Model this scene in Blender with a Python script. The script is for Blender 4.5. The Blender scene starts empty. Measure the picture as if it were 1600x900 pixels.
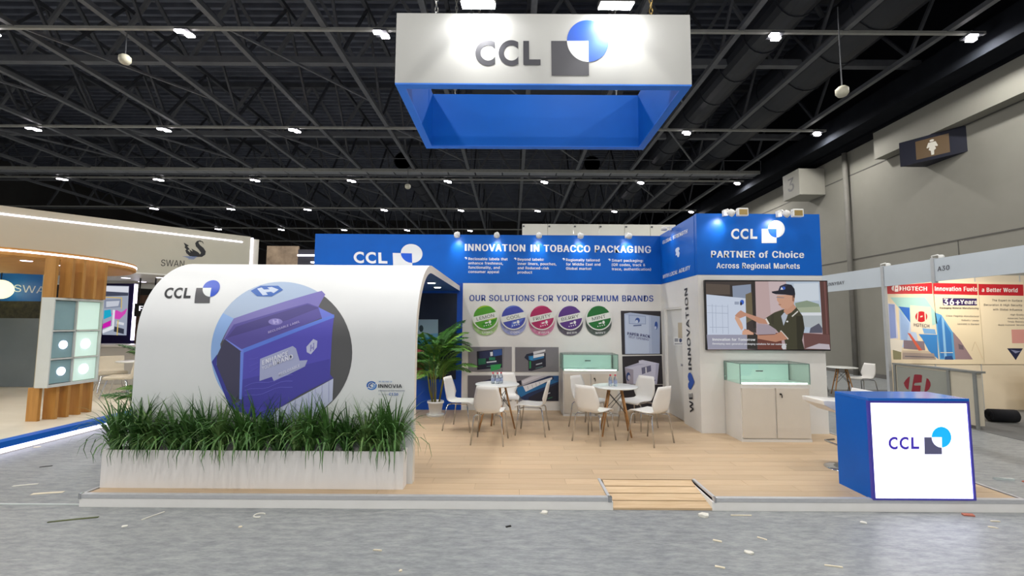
import bpy, bmesh, math, random
from mathutils import Vector, Matrix
from mathutils.geometry import tessellate_polygon
random.seed(7)
SC = bpy.context.scene
COL = SC.collection
# ---------------------------------------------------------------- camera
F, PITCH, ROLL = 700.0, math.radians(4.5), math.radians(0.35)
fwd = Vector((0, math.cos(PITCH), math.sin(PITCH))); up0 = Vector((0, -math.sin(PITCH), math.cos(PITCH))); r0 = Vector((1, 0, 0))
right = r0 * math.cos(ROLL) + up0 * math.sin(ROLL); up = -r0 * math.sin(ROLL) + up0 * math.cos(ROLL)
cam_data = bpy.data.cameras.new('camera'); cam = bpy.data.objects.new('camera', cam_data); COL.objects.link(cam)
cam_data.sensor_width = 36.0; cam_data.lens = F / 1600 * 36; cam_data.clip_end = 200
cam.matrix_world = Matrix(((right.x, up.x, -fwd.x, 0), (right.y, up.y, -fwd.y, 0), (right.z, up.z, -fwd.z, 1.85), (0, 0, 0, 1)))
SC.camera = cam
# ---------------------------------------------------------------- world, exposure
world = bpy.data.worlds.new('hall_air'); SC.world = world; world.use_nodes = True
world.node_tree.nodes['Background'].inputs[0].default_value = (0.70, 0.70, 0.70, 1)
world.node_tree.nodes['Background'].inputs[1].default_value = 0.72
SC.view_settings.view_transform = 'Standard'; SC.view_settings.look = 'None'
SC.view_settings.exposure = 0.0; SC.view_settings.gamma = 1.0; SC.view_settings.use_curve_mapping = False
LAMP_W = 132.0          # each high-bay fitting
SPOT_W = 10.0           # each arm lamp on the stand
FLOOD_W = 58.0         # each flood on the hanging sign
# ---------------------------------------------------------------- materials
def lin(c):
    c = [int(c[i:i + 2], 16) / 255 for i in (0, 2, 4)]
    return tuple(x / 12.92 if x <= .04045 else ((x + .055) / 1.055) ** 2.4 for x in c)
MATS = {}
def mat(key, hexc='cccccc', rough=.5, metal=0., noise=None, scale=4., stretch=(1, 1, 1), emit=0., trans=0., ior=1.45, bump=0., alpha=1., coat=0., spec=.5, rnd=0.):
    if key in MATS: return MATS[key]
    m = bpy.data.materials.new(key); m.use_nodes = True; nt = m.node_tree; N = nt.nodes; L = nt.links
    b = N['Principled BSDF']; c = lin(hexc)
    b.inputs['Base Color'].default_value = (*c, 1); b.inputs['Roughness'].default_value = rough; b.inputs['Metallic'].default_value = metal
    b.inputs['IOR'].default_value = ior; b.inputs['Transmission Weight'].default_value = trans; b.inputs['Alpha'].default_value = alpha
    b.inputs['Coat Weight'].default_value = coat; b.inputs['Specular IOR Level'].default_value = spec
    if emit:
        b.inputs['Emission Color'].default_value = (*c, 1); b.inputs['Emission Strength'].default_value = emit
    out = None
    if noise or bump:
        tc = N.new('ShaderNodeTexCoord'); mp = N.new('ShaderNodeMapping'); mp.inputs['Scale'].default_value = stretch
        L.new(tc.outputs['Object'], mp.inputs[0])
        nz = N.new('ShaderNodeTexNoise'); nz.inputs['Scale'].default_value = scale; nz.inputs['Detail'].default_value = 5.; nz.inputs['Roughness'].default_value = .62
        L.new(mp.outputs[0], nz.inputs['Vector'])
        if noise:
            cr = N.new('ShaderNodeValToRGB'); cr.color_ramp.elements[0].position = .3; cr.color_ramp.elements[1].position = .7
            cr.color_ramp.elements[0].color = (*lin(noise), 1); cr.color_ramp.elements[1].color = (*c, 1)
            L.new(nz.outputs['Fac'], cr.inputs[0]); out = cr.outputs[0]
        if bump:
            bp = N.new('ShaderNodeBump'); bp.inputs['Strength'].default_value = bump; bp.inputs['Distance'].default_value = .02
            L.new(nz.outputs['Fac'], bp.inputs['Height']); L.new(bp.outputs[0], b.inputs['Normal'])
    if rnd:
        oi = N.new('ShaderNodeObjectInfo'); hs = N.new('ShaderNodeHueSaturation'); mr = N.new('ShaderNodeMapRange')
        mr.inputs['To Min'].default_value = 1 - rnd; mr.inputs['To Max'].default_value = 1 + rnd
        L.new(oi.outputs['Random'], mr.inputs['Value']); L.new(mr.outputs[0], hs.inputs['Value'])
        if out: L.new(out, hs.inputs['Color'])
        else: hs.inputs['Color'].default_value = (*c, 1)
        out = hs.outputs[0]
    if out: L.new(out, b.inputs['Base Color'])
    MATS[key] = m; return m
def attr_mat(key, emit=0., rough=.45, mix=0.):
    if key in MATS: return MATS[key]
    m = bpy.data.materials.new(key); m.use_nodes = True; nt = m.node_tree; b = nt.nodes['Principled BSDF']
    a = nt.nodes.new('ShaderNodeAttribute'); a.attribute_name = 'ink'
    b.inputs['Roughness'].default_value = rough
    if mix: b.inputs['Base Color'].default_value = (.01, .01, .01, 1)
    else: nt.links.new(a.outputs['Color'], b.inputs['Base Color'])
    if emit:
        nt.links.new(a.outputs['Color'], b.inputs['Emission Color']); b.inputs['Emission Strength'].default_value = emit
    MATS[key] = m; return m
WHITE = mat('white_panel', 'e6e4df', .55, noise='dedcd7', scale=1.3)
SHELLW = mat('white_shell', 'e2e4e4', .45, noise='dddfe0', scale=.9)
BLUE = mat('blue_board', '0062c6', .36, noise='005cbc', scale=1.1, spec=.35)
SBLUE = mat('sign_blue', '0464c6', .5, noise='045ebc', scale=.8, spec=.3)
PRINT = attr_mat('print_ink', rough=.4)
SCREEN = attr_mat('screen_ink', emit=.8, rough=.15, mix=1.)
LIGHTBOX = attr_mat('lightbox_ink', emit=1.0, rough=.3)
CHROME = mat('chrome', 'c9cacc', .16, 1., noise='bcbdc0', scale=9)
ALU = mat('aluminium', 'cdced0', .4, .35, noise='c0c1c4', scale=14, stretch=(1, 6, 6))
def glass_mat(key, hexc, gloss=.1):
    m = bpy.data.materials.new(key); m.use_nodes = True; nt = m.node_tree; N = nt.nodes; L = nt.links
    N.remove(N['Principled BSDF']); tr_ = N.new('ShaderNodeBsdfTransparent'); gl_ = N.new('ShaderNodeBsdfGlossy'); mx = N.new('ShaderNodeMixShader'); fr = N.new('ShaderNodeLayerWeight'); nz = N.new('ShaderNodeTexNoise'); ml = N.new('ShaderNodeMath')
    tr_.inputs[0].default_value = (*lin(hexc), 1); gl_.inputs['Roughness'].default_value = .03; fr.inputs['Blend'].default_value = .12; nz.inputs['Scale'].default_value = 3.
    ml.operation = 'MULTIPLY_ADD'; ml.inputs[1].default_value = .04; ml.inputs[2].default_value = .0; L.new(nz.outputs['Fac'], ml.inputs[0])
    ad = N.new('ShaderNodeMath'); ad.operation = 'ADD'; L.new(fr.outputs[1], ad.inputs[0]); L.new(ml.outputs[0], ad.inputs[1])
    L.new(ad.outputs[0], mx.inputs[0]); L.new(tr_.outputs[0], mx.inputs[1]); L.new(gl_.outputs[0], mx.inputs[2]); L.new(mx.outputs[0], N['Material Output'].inputs[0]); MATS[key] = m; return m
GLASS = glass_mat('showcase_glass', 'f3fbf8')
# ---------------------------------------------------------------- mesh builder
class MB:
    def __init__(s): s.v = []; s.f = []
    def add(s, vs, fs):
        o = len(s.v); s.v += [tuple(p) for p in vs]; s.f += [tuple(i + o for i in f) for f in fs]; return s
    def box(s, x0, x1, y0, y1, z0, z1, M=None):
        vs = [Vector(p) for p in ((x0, y0, z0), (x1, y0, z0), (x1, y1, z0), (x0, y1, z0), (x0, y0, z1), (x1, y0, z1), (x1, y1, z1), (x0, y1, z1))]
        if M: vs = [M @ p for p in vs]
        return s.add(vs, [(0, 3, 2, 1), (4, 5, 6, 7), (0, 1, 5, 4), (1, 2, 6, 5), (2, 3, 7, 6), (3, 0, 4, 7)])
    def tube(s, pts, r, n=8, cap=True, flat=1.):
        pts = [Vector(p) for p in pts]; k = len(pts); rr = r if isinstance(r, (list, tuple)) else [r] * k
        ref = None; vs = []
        for i, p in enumerate(pts):
            t = (pts[min(i + 1, k - 1)] - pts[max(i - 1, 0)]).normalized()
            if ref is None: ref = t.orthogonal().normalized()
            ref = (ref - t * ref.dot(t)); ref = ref.normalized() if ref.length > 1e-6 else t.orthogonal().normalized()
            b = t.cross(ref)
            vs += [p + (ref * math.cos(2 * math.pi * j / n) + b * flat * math.sin(2 * math.pi * j / n)) * rr[i] for j in range(n)]
        fs = [(i * n + j, i * n + (j + 1) % n, (i + 1) * n + (j + 1) % n, (i + 1) * n + j) for i in range(k - 1) for j in range(n)]
        if cap: fs += [tuple(range(n - 1, -1, -1)), tuple((k - 1) * n + j for j in range(n))]
        return s.add(vs, fs)
    def lathe(s, prof, c=(0, 0, 0), n=24, M=None):
        vs = []; k = len(prof)
        for r, z in prof:
            for j in range(n):
                p = Vector((r * math.cos(2 * math.pi * j / n), r * math.sin(2 * math.pi * j / n), z))
                if M: p = M @ p
                vs.append(p + Vector(c))
        fs = [(i * n + j, i * n + (j + 1) % n, (i + 1) * n + (j + 1) % n, (i + 1) * n + j) for i in range(k - 1) for j in range(n)]
        if prof[0][0] > 1e-5: fs.append(tuple(range(n - 1, -1, -1)))
        if prof[-1][0] > 1e-5: fs.append(tuple((k - 1) * n + j for j in range(n)))
        return s.add(vs, fs)
    def bar(s, p0, p1, w, h=None):
        p0 = Vector(p0); p1 = Vector(p1); h = h or w; t = (p1 - p0).normalized()
        a = Vector((0, 0, 1)) if abs(t.z) < .95 else Vector((1, 0, 0))
        x = t.cross(a).normalized(); y = x.cross(t)
        vs = [p + x * sx * w / 2 + y * sy * h / 2 for p in (p0, p1) for sx, sy in ((-1, -1), (1, -1), (1, 1), (-1, 1))]
        return s.add(vs, [(0, 3, 2, 1), (4, 5, 6, 7), (0, 1, 5, 4), (1, 2, 6, 5), (2, 3, 7, 6), (3, 0, 4, 7)])
    def prism(s, poly, fn, d0, d1):
        n = len(poly); vs = [fn(u, v, d) for d in (d0, d1) for u, v in poly]
        return s.add(vs, [tuple(range(n)), tuple(range(2 * n - 1, n - 1, -1))] + [(i, i + n, (i + 1) % n + n, (i + 1) % n) for i in range(n)])
    def build(s, name, m, parent=None, smooth=False, bevel=0., label=None):
        me = bpy.data.meshes.new(name); vs = s.v
        if parent is not None:
            inv = root_matrix(parent).inverted(); vs = [inv @ Vector(p) for p in vs]
        me.from_pydata([tuple(p) for p in vs], [], s.f); me.update()
        bm = bmesh.new(); bm.from_mesh(me); bmesh.ops.recalc_face_normals(bm, faces=bm.faces)
        if bevel: bmesh.ops.bevel(bm, geom=list(bm.edges), offset=bevel, segments=2, profile=.6, affect='EDGES', clamp_overlap=True)
        bm.to_mesh(me); bm.free()
        if smooth: me.shade_smooth()
        me.materials.append(m)
        o = bpy.data.objects.new(name, me); COL.objects.link(o); o.parent = parent
        if label: o['label'] = label
        return o
ROOTM = {}
def root_matrix(o):
    while o.parent: o = o.parent
    return Matrix.Translation(o.location) @ o.rotation_euler.to_matrix().to_4x4()
def tag(o, label, cat, group=None, kind=None):
    o['label'] = label
    if cat: o['category'] = cat
    if group: o['group'] = group
    if kind: o['kind'] = kind
    return o
def thing(name, label, cat, loc=(0, 0, 0), rz=0., group=None, kind=None):
    o = bpy.data.objects.new(name, None); COL.objects.link(o); o.location = loc; o.rotation_euler = (0, 0, rz); o.empty_display_size = .1
    return tag(o, label, cat, group, kind)
def struct(o, label=None):
    o['kind'] = 'structure'
    if label: o['label'] = label
    return o
def copy_tree(o, parent=None):
    c = o.copy(); COL.objects.link(c); c.parent = parent
    for ch in list(o.children): copy_tree(ch, c)
    return c
def place(proto, flag, loc, rz, label=None):
    o = proto if not flag else copy_tree(proto)
    o.location = loc; o.rotation_euler = (0, 0, rz)
    if label: o['label'] = label
    flag.append(o); return o
def light(name, kind, loc, aim, energy, parent=None, color=(1, 1, 1), size=.3, size_y=None, angle=90, blend=.6):
    d = bpy.data.lights.new(name, kind); d.energy = energy; d.color = color
    if kind == 'AREA':
        d.size = size
        if size_y: d.shape = 'RECTANGLE'; d.size_y = size_y
    elif kind == 'SPOT': d.spot_size = math.radians(angle); d.spot_blend = blend; d.shadow_soft_size = size
    else: d.shadow_soft_size = size
    o = bpy.data.objects.new(name, d); COL.objects.link(o)
    q = (Vector(aim) - Vector(loc)).to_track_quat('-Z', 'Y')
    M = Matrix.Translation(loc) @ q.to_matrix().to_4x4()
    if parent is not None:
        M = root_matrix(parent).inverted() @ M; o.parent = parent
    o.matrix_local = M
    return o
# ---------------------------------------------------------------- printed surfaces
SHELL=(4.97,1.66,0.94)
PICS={
 'bullets':('back',[('f2f3f4',[(-0.975,3.174),(-0.972,3.185),(-0.965,3.194),(-0.954,3.199),(-0.942,3.198),(-0.932,3.192),(-0.926,3.182),(-0.925,3.17),(-0.929,3.159),(-0.938,3.151),(-0.949,3.148),(-0.95,3.174)]),('f2f3f4',[(0.036,3.166),(0.039,3.177),(0.047,3.186),(0.057,3.191),(0.069,3.19),(0.079,3.184),(0.085,3.174),(0.086,3.162),(0.082,3.151),(0.073,3.144),(0.062,3.141),(0.062,3.166)]),('f2f3f4',[(1.028,3.163),(1.031,3.175),(1.038,3.184),(1.049,3.189),(1.061,3.188),(1.071,3.182),(1.077,3.172),(1.078,3.16),(1.073,3.149),(1.064,3.141),(1.053,3.138),(1.053,3.164)]),('f2f3f4',[(1.964,3.158),(1.967,3.17),(1.974,3.179),(1.985,3.183),(1.997,3.182),(2.007,3.176),(2.013,3.166),(2.014,3.154),(2.009,3.143),(2,3.136),(1.989,3.133),(1.989,3.158)])]),
 'side_mark':('side',[('dfe8f8',[(-8.228,3.247),(-8.148,3.255),(-8.06,3.248),(-8.036,3.203),(-8.086,3.187),(-8.035,3.137),(-8.071,3.077),(-8.137,3.071),(-8.179,3.123),(-8.247,3.118),(-8.21,3.169),(-8.252,3.214)])]),
 'heart':('side',[('1d50b0',[(-7.521,0.897),(-7.629,1.012),(-7.701,1.036),(-7.77,1.013),(-7.801,0.956),(-7.777,0.903),(-7.738,0.877),(-7.794,0.835),(-7.798,0.776),(-7.746,0.741),(-7.679,0.756),(-7.623,0.801)])]),
 'door_sticker':('side',[('e6e6e2',[(-8.57,1.606),(-8.102,1.621),(-8.112,1.475),(-8.58,1.452)]),('2d3a66',[(-8.151,1.56),(-8.154,1.552),(-8.159,1.544),(-8.168,1.537),(-8.179,1.531),(-8.192,1.526),(-8.207,1.522),(-8.223,1.521),(-8.238,1.521),(-8.253,1.523),(-8.266,1.527),(-8.276,1.532),(-8.284,1.539),(-8.289,1.547),(-8.29,1.555),(-8.288,1.563),(-8.282,1.571),(-8.273,1.579),(-8.262,1.585),(-8.248,1.59),(-8.233,1.593),(-8.218,1.595),(-8.203,1.594),(-8.188,1.592),(-8.175,1.588),(-8.165,1.583),(-8.157,1.576),(-8.153,1.568)]),('8a8a90',[(-8.513,1.585),(-8.335,1.591),(-8.339,1.527),(-8.517,1.52)]),('8a8a90',[(-8.519,1.491),(-8.14,1.507),(-8.141,1.491),(-8.52,1.473)])]),
 'tv':('tv',[('b9a2a6',[(3.134,2.544),(5.096,2.556),(5.1,1.462),(3.138,1.45)]),('3a302c',[(3.134,2.544),(3.937,2.549),(3.926,1.719),(3.13,1.715)]),('574a40',[(3.137,2.509),(3.526,2.492),(3.525,2.336),(3.136,2.334)]),('8a96ac',[(3.564,2.473),(3.867,2.504),(3.868,2.26),(3.568,2.297)]),('6e6248',[(3.774,2.337),(3.872,2.377),(3.905,1.95),(3.767,1.872)]),('2c2522',[(3.526,2.492),(3.565,2.492),(3.568,2.288),(3.523,2.297)]),('2c2522',[(3.874,2.549),(3.937,2.549),(3.929,1.796),(3.88,1.796)]),('c3a9a8',[(3.937,2.549),(4.443,2.552),(4.434,1.876),(3.941,1.873)]),('cdb9bb',[(4.151,2.551),(4.443,2.552),(4.446,2.147),(4.17,2.029)]),('b9c7d8',[(4.434,2.552),(4.979,2.556),(4.988,1.726),(4.621,1.724)]),('d3dce6',[(4.559,2.518),(4.959,2.53),(4.959,2.247),(4.566,2.226)]),('8d9c86',[(4.565,2.202),(4.761,2.246),(4.952,2.189),(4.975,2.054),(4.597,2.051)]),('a9b39c',[(4.6,2.129),(4.97,2.15),(4.977,2.057),(4.597,2.051)]),('e2e6ec',[(4.664,2.048),(4.984,2.054),(4.986,2.005),(4.662,2.003)]),('b5bcc0',[(4.662,2.003),(4.986,2.005),(4.988,1.803),(4.683,1.82)]),('5a5a6a',[(4.798,1.802),(4.937,1.88),(4.988,1.803),(4.984,1.726),(4.776,1.725)]),('5c3c38',[(4.979,2.556),(5.096,2.556),(5.102,1.688),(4.99,1.687)]),('7a504e',[(5.047,2.556),(5.071,2.556),(5.072,1.707),(5.053,1.707)]),('6e4a48',[(4.679,1.724),(5.102,1.698),(5.1,1.462),(4.686,1.46)]),('c0b6be',[(4.697,1.475),(4.922,1.557),(5.085,1.544),(5.098,1.462)]),('6b3a30',[(3.945,1.719),(4.312,1.722),(4.34,1.458),(3.935,1.455)]),('a89aa4',[(3.941,1.864),(4.23,1.837),(4.234,1.702),(3.934,1.691)]),('ccd6e8',[(3.14,2.334),(3.771,2.275),(3.766,1.46),(3.137,1.456)]),('a6b0c4',[(3.225,2.179),(3.233,2.179),(3.231,1.715),(3.223,1.715)]),('a6b0c4',[(3.477,2.17),(3.484,2.17),(3.481,1.697),(3.473,1.697)]),('a6b0c4',[(3.143,2.042),(3.484,2.033),(3.484,2.025),(3.143,2.035)]),('a6b0c4',[(3.175,1.811),(3.477,1.809),(3.477,1.801),(3.175,1.803)]),('a6b0c4',[(3.283,2.169),(3.289,2.169),(3.285,1.715),(3.279,1.715)]),('a6b0c4',[(3.146,2.155),(3.487,2.141),(3.487,2.136),(3.146,2.149)]),('a6b0c4',[(3.389,2.17),(3.395,2.17),(3.389,1.707),(3.383,1.706)]),('2f5fc4',[(3.744,2.211),(3.743,2.202),(3.74,2.194),(3.736,2.187),(3.73,2.18),(3.724,2.176),(3.717,2.173),(3.71,2.172),(3.702,2.173),(3.695,2.176),(3.689,2.18),(3.684,2.186),(3.681,2.194),(3.678,2.202),(3.678,2.21),(3.679,2.219),(3.682,2.227),(3.686,2.235),(3.691,2.241),(3.698,2.246),(3.705,2.248),(3.712,2.25),(3.72,2.249),(3.726,2.246),(3.733,2.241),(3.738,2.235),(3.741,2.228),(3.743,2.219)]),('24243a',[(3.712,2.187),(3.711,2.181),(3.71,2.176),(3.708,2.17),(3.705,2.166),(3.701,2.163),(3.698,2.161),(3.694,2.16),(3.69,2.161),(3.686,2.163),(3.683,2.166),(3.68,2.17),(3.678,2.175),(3.677,2.181),(3.677,2.187),(3.678,2.193),(3.679,2.199),(3.682,2.204),(3.684,2.208),(3.688,2.212),(3.692,2.214),(3.696,2.214),(3.699,2.214),(3.703,2.212),(3.706,2.209),(3.709,2.204),(3.711,2.199),(3.712,2.193)]),('9aa4ba',[(3.591,2.22),(3.663,2.22),(3.661,2.173),(3.589,2.173)]),('42402f',[(4.07,1.951),(4.229,2.049),(4.366,2.098),(4.581,2.138),(4.681,1.994),(4.702,1.801),(4.654,1.609),(4.686,1.46),(4.397,1.458),(4.366,1.626),(4.237,1.779),(4.124,1.855)]),('302e22',[(4.575,1.993),(4.681,1.994),(4.702,1.801),(4.654,1.609),(4.686,1.46),(4.571,1.459)]),('3a3729',[(4.169,2.01),(4.216,2.033),(4.209,1.856),(4.167,1.875)]),('d8d4cc',[(4.501,1.993),(4.602,2.08),(4.613,2.063),(4.512,1.977)]),('b9c0cc',[(4.333,1.992),(4.384,2.05),(4.44,2.012),(4.418,1.954),(4.365,1.837)]),('e0d8d0',[(4.303,1.749),(4.323,1.764),(4.439,1.63),(4.423,1.615)]),('e8dfd6',[(4.073,1.942),(4.093,1.961),(4.144,1.865),(4.116,1.855)]),('e6e6e6',[(4.445,1.905),(4.442,1.897),(4.433,1.893),(4.422,1.892),(4.413,1.897),(4.41,1.905),(4.414,1.913),(4.423,1.918),(4.434,1.918),(4.442,1.913)]),('c48f76',[(3.744,2.046),(3.974,1.97),(4.079,1.932),(4.113,1.863),(3.97,1.874),(3.761,1.988),(3.663,1.949),(3.587,1.993),(3.637,2.045),(3.687,2.081)]),('d9a98c',[(3.597,1.987),(3.654,1.959),(3.699,1.872),(3.716,1.795),(3.686,1.756),(3.631,1.852),(3.586,1.948)]),('c08a70',[(3.735,1.786),(3.887,1.719),(3.963,1.681),(4.214,1.692),(4.323,1.745),(4.424,1.626),(4.229,1.577),(3.961,1.624),(3.788,1.642),(3.703,1.689)]),('d8a58a',[(3.705,1.756),(3.793,1.772),(3.868,1.719),(3.875,1.642),(3.75,1.649),(3.693,1.699)]),('22201e',[(3.878,1.719),(3.916,1.71),(3.922,1.604),(3.883,1.604)]),('c8967c',[(4.407,2.147),(4.544,2.187),(4.581,2.129),(4.5,2.051),(4.421,2.012),(4.375,2.069)]),('cf9f86',[(4.278,2.321),(4.522,2.342),(4.564,2.284),(4.544,2.187),(4.444,2.108),(4.348,2.118),(4.311,2.166),(4.297,2.214),(4.275,2.243)]),('9c6e58',[(4.521,2.323),(4.562,2.313),(4.55,2.225),(4.523,2.235)]),('a87862',[(4.296,2.185),(4.341,2.181),(4.334,2.166),(4.303,2.166)]),('4a342c',[(4.524,2.381),(4.575,2.362),(4.564,2.284),(4.539,2.293)]),('7e8490',[(4.268,2.302),(4.394,2.293),(4.393,2.283),(4.267,2.29)]),('1d1e2c',[(4.195,2.387),(4.301,2.403),(4.333,2.477),(4.422,2.513),(4.519,2.498),(4.567,2.43),(4.575,2.342),(4.531,2.323),(4.415,2.337),(4.26,2.344),(4.202,2.363)]),('2e3048',[(4.333,2.477),(4.422,2.513),(4.461,2.506),(4.379,2.4),(4.301,2.403)]),('3b62c0',[(4.419,2.443),(4.415,2.429),(4.405,2.419),(4.391,2.415),(4.377,2.419),(4.368,2.429),(4.365,2.442),(4.369,2.456),(4.379,2.466),(4.393,2.47),(4.407,2.466),(4.416,2.456)]),('e8e8f0',[(4.337,2.419),(4.358,2.462),(4.383,2.419)]),('9c9cae',[(3.126,1.686),(3.77,1.69),(3.766,1.46),(3.137,1.456)]),('2a2622',[(3.774,1.69),(3.94,1.691),(3.932,1.455),(3.766,1.46)]),('d0d0d4',[(4.395,1.502),(4.389,1.481),(4.375,1.465),(4.355,1.46),(4.336,1.465),(4.323,1.48),(4.318,1.501),(4.324,1.522),(4.339,1.538),(4.359,1.544),(4.378,1.538),(4.391,1.523)])]),
 'poster1':('back',[('7d7a7e',[(-0.875,1.37),(0.003,1.375),(0.006,0.883),(-0.869,0.877)]),('8c898d',[(-0.142,1.375),(0.003,1.375),(-0,0.883),(-0.17,0.882)]),('13142a',[(-0.701,1.282),(-0.189,1.337),(-0.186,0.962),(-0.688,0.913)]),('242a4c',[(-0.646,1.274),(-0.394,1.299),(-0.392,1.151),(-0.644,1.134)]),('2a4f8e',[(-0.378,1.307),(-0.197,1.333),(-0.191,1.215),(-0.361,1.182)]),('1f6a4a',[(-0.672,1.134),(-0.518,1.143),(-0.52,1.033),(-0.674,1.009)]),('207a5a',[(-0.452,1.166),(-0.329,1.167),(-0.329,1.108),(-0.452,1.107)]),('2f9a4e',[(-0.422,1.011),(-0.202,1.035),(-0.233,0.934),(-0.413,0.886)]),('1a2040',[(-0.501,1.057),(-0.266,1.074),(-0.265,1.03),(-0.501,1.01)]),('d9dde0',[(-0.433,1.268),(-0.381,1.276),(-0.377,1.195),(-0.427,1.188)]),('c8ccd4',[(-0.502,1.076),(-0.304,1.099),(-0.303,1.074),(-0.501,1.051)]),('5a8a80',[(-0.501,0.987),(-0.328,1.003),(-0.328,0.994),(-0.501,0.978)]),('0a0a16',[(-0.701,1.282),(-0.674,1.277),(-0.663,0.919),(-0.688,0.913)])]),
 'poster2':('back',[('7d7a7e',[(0.071,1.37),(0.946,1.375),(0.945,0.885),(0.074,0.88)]),('767377',[(0.071,1.37),(0.489,1.372),(0.333,0.882),(0.074,0.88)]),('171a34',[(0.256,1.163),(0.3,1.233),(0.442,1.265),(0.442,1.195),(0.34,1.093)]),('1b1b2e',[(0.335,1.202),(0.686,1.259),(0.691,0.986),(0.403,0.899),(0.34,0.906)]),('1f72a8',[(0.34,1.195),(0.647,1.22),(0.647,1.157),(0.426,1.101),(0.348,1.117)]),('2b8fc4',[(0.371,1.179),(0.442,1.195),(0.426,1.117),(0.379,1.109)]),('2a8a54',[(0.356,1.093),(0.392,1.097),(0.392,0.953),(0.356,0.945)]),('d8d6da',[(0.434,1.281),(0.678,1.329),(0.678,1.29),(0.442,1.226)]),('efeef0',[(0.439,1.219),(0.654,1.251),(0.655,1.201),(0.439,1.153)]),('c0c4cc',[(0.489,1.035),(0.615,1.067),(0.615,1.045),(0.49,1.013)]),('5f8a86',[(0.482,0.957),(0.628,0.994),(0.628,0.983),(0.482,0.946)])]),
 'poster3':('back',[('716e73',[(-0.875,0.803),(0.003,0.808),(0.006,0.302),(-0.868,0.297)]),('1d2550',[(-0.607,0.684),(-0.388,0.735),(-0.372,0.701),(-0.544,0.661)]),('2a2c3c',[(-0.67,0.652),(-0.356,0.685),(-0.041,0.44),(-0.384,0.3),(-0.73,0.436)])]),
 'poster4':('back',[('757277',[(0.069,0.802),(0.945,0.808),(0.944,0.308),(0.072,0.302)]),('1c2f56',[(0.091,0.533),(0.694,0.8),(0.945,0.802),(0.945,0.662),(0.319,0.304),(0.194,0.349)]),('2470a8',[(0.099,0.564),(0.208,0.596),(0.694,0.661),(0.945,0.786),(0.945,0.693),(0.334,0.458),(0.194,0.38),(0.131,0.441)]),('1e5a92',[(0.835,0.807),(0.945,0.808),(0.945,0.693),(0.851,0.708)]),('14162a',[(0.09,0.68),(0.192,0.712),(0.2,0.611),(0.145,0.642)]),('1c1d30',[(0.35,0.381),(0.945,0.662),(0.944,0.308),(0.335,0.304)]),('b8b3ba',[(0.2,0.712),(0.404,0.804),(0.757,0.807),(0.224,0.608)]),('d5d1d6',[(0.208,0.696),(0.427,0.792),(0.647,0.806),(0.221,0.642)]),('e9e7e9',[(0.232,0.596),(0.812,0.777),(0.816,0.739),(0.287,0.488)]),('b4b0b8',[(0.318,0.597),(0.327,0.6),(0.343,0.535),(0.334,0.532)]),('b4b0b8',[(0.404,0.628),(0.413,0.631),(0.429,0.566),(0.42,0.563)]),('b4b0b8',[(0.482,0.656),(0.492,0.659),(0.506,0.598),(0.497,0.595)]),('b4b0b8',[(0.553,0.683),(0.562,0.686),(0.578,0.629),(0.569,0.626)]),('ccd0d4',[(0.694,0.452),(0.772,0.479),(0.778,0.46),(0.7,0.432)]),('3a8a60',[(0.725,0.36),(0.819,0.391),(0.819,0.376),(0.733,0.345)]),('2b5c48',[(0.084,0.379),(0.194,0.349),(0.116,0.318)])]),
 'poster5':('back',[('2e2a30',[(2.208,2.115),(3.02,2.114),(3.028,1.246),(2.222,1.235)]),('b3c0da',[(2.277,2.059),(2.398,2.082),(2.999,2.006),(2.984,1.258),(2.285,1.247)]),('c4d0e6',[(2.302,2.027),(2.777,2.018),(2.764,1.263),(2.307,1.254)]),('a4b2d0',[(2.815,2.011),(2.986,1.993),(2.978,1.264),(2.827,1.263)]),('8fa0c4',[(2.366,2.034),(2.714,2.011),(2.711,1.846),(2.369,1.851)]),('b8c6e0',[(2.381,2.021),(2.701,1.998),(2.699,1.859),(2.382,1.863)]),('3a58a0',[(2.592,1.925),(2.587,1.901),(2.574,1.883),(2.554,1.872),(2.533,1.872),(2.514,1.882),(2.501,1.901),(2.497,1.924),(2.502,1.947),(2.516,1.966),(2.535,1.977),(2.556,1.977),(2.575,1.967),(2.588,1.948)]),('c8d4ea',[(2.557,1.899),(2.551,1.879),(2.537,1.866),(2.519,1.866),(2.505,1.878),(2.5,1.899),(2.506,1.919),(2.52,1.932),(2.538,1.932),(2.552,1.92)]),('5a6a98',[(2.458,1.829),(2.622,1.84),(2.622,1.814),(2.457,1.804)]),('2a4f9e',[(2.951,1.823),(2.947,1.787),(2.938,1.759),(2.925,1.743),(2.911,1.743),(2.899,1.758),(2.89,1.787),(2.888,1.822),(2.892,1.858),(2.901,1.887),(2.914,1.902),(2.928,1.903),(2.941,1.887),(2.949,1.858)]),('c8d4ea',[(2.925,1.778),(2.921,1.76),(2.911,1.748),(2.9,1.748),(2.89,1.76),(2.887,1.778),(2.891,1.797),(2.901,1.808),(2.913,1.808),(2.922,1.797)])]),
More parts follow.
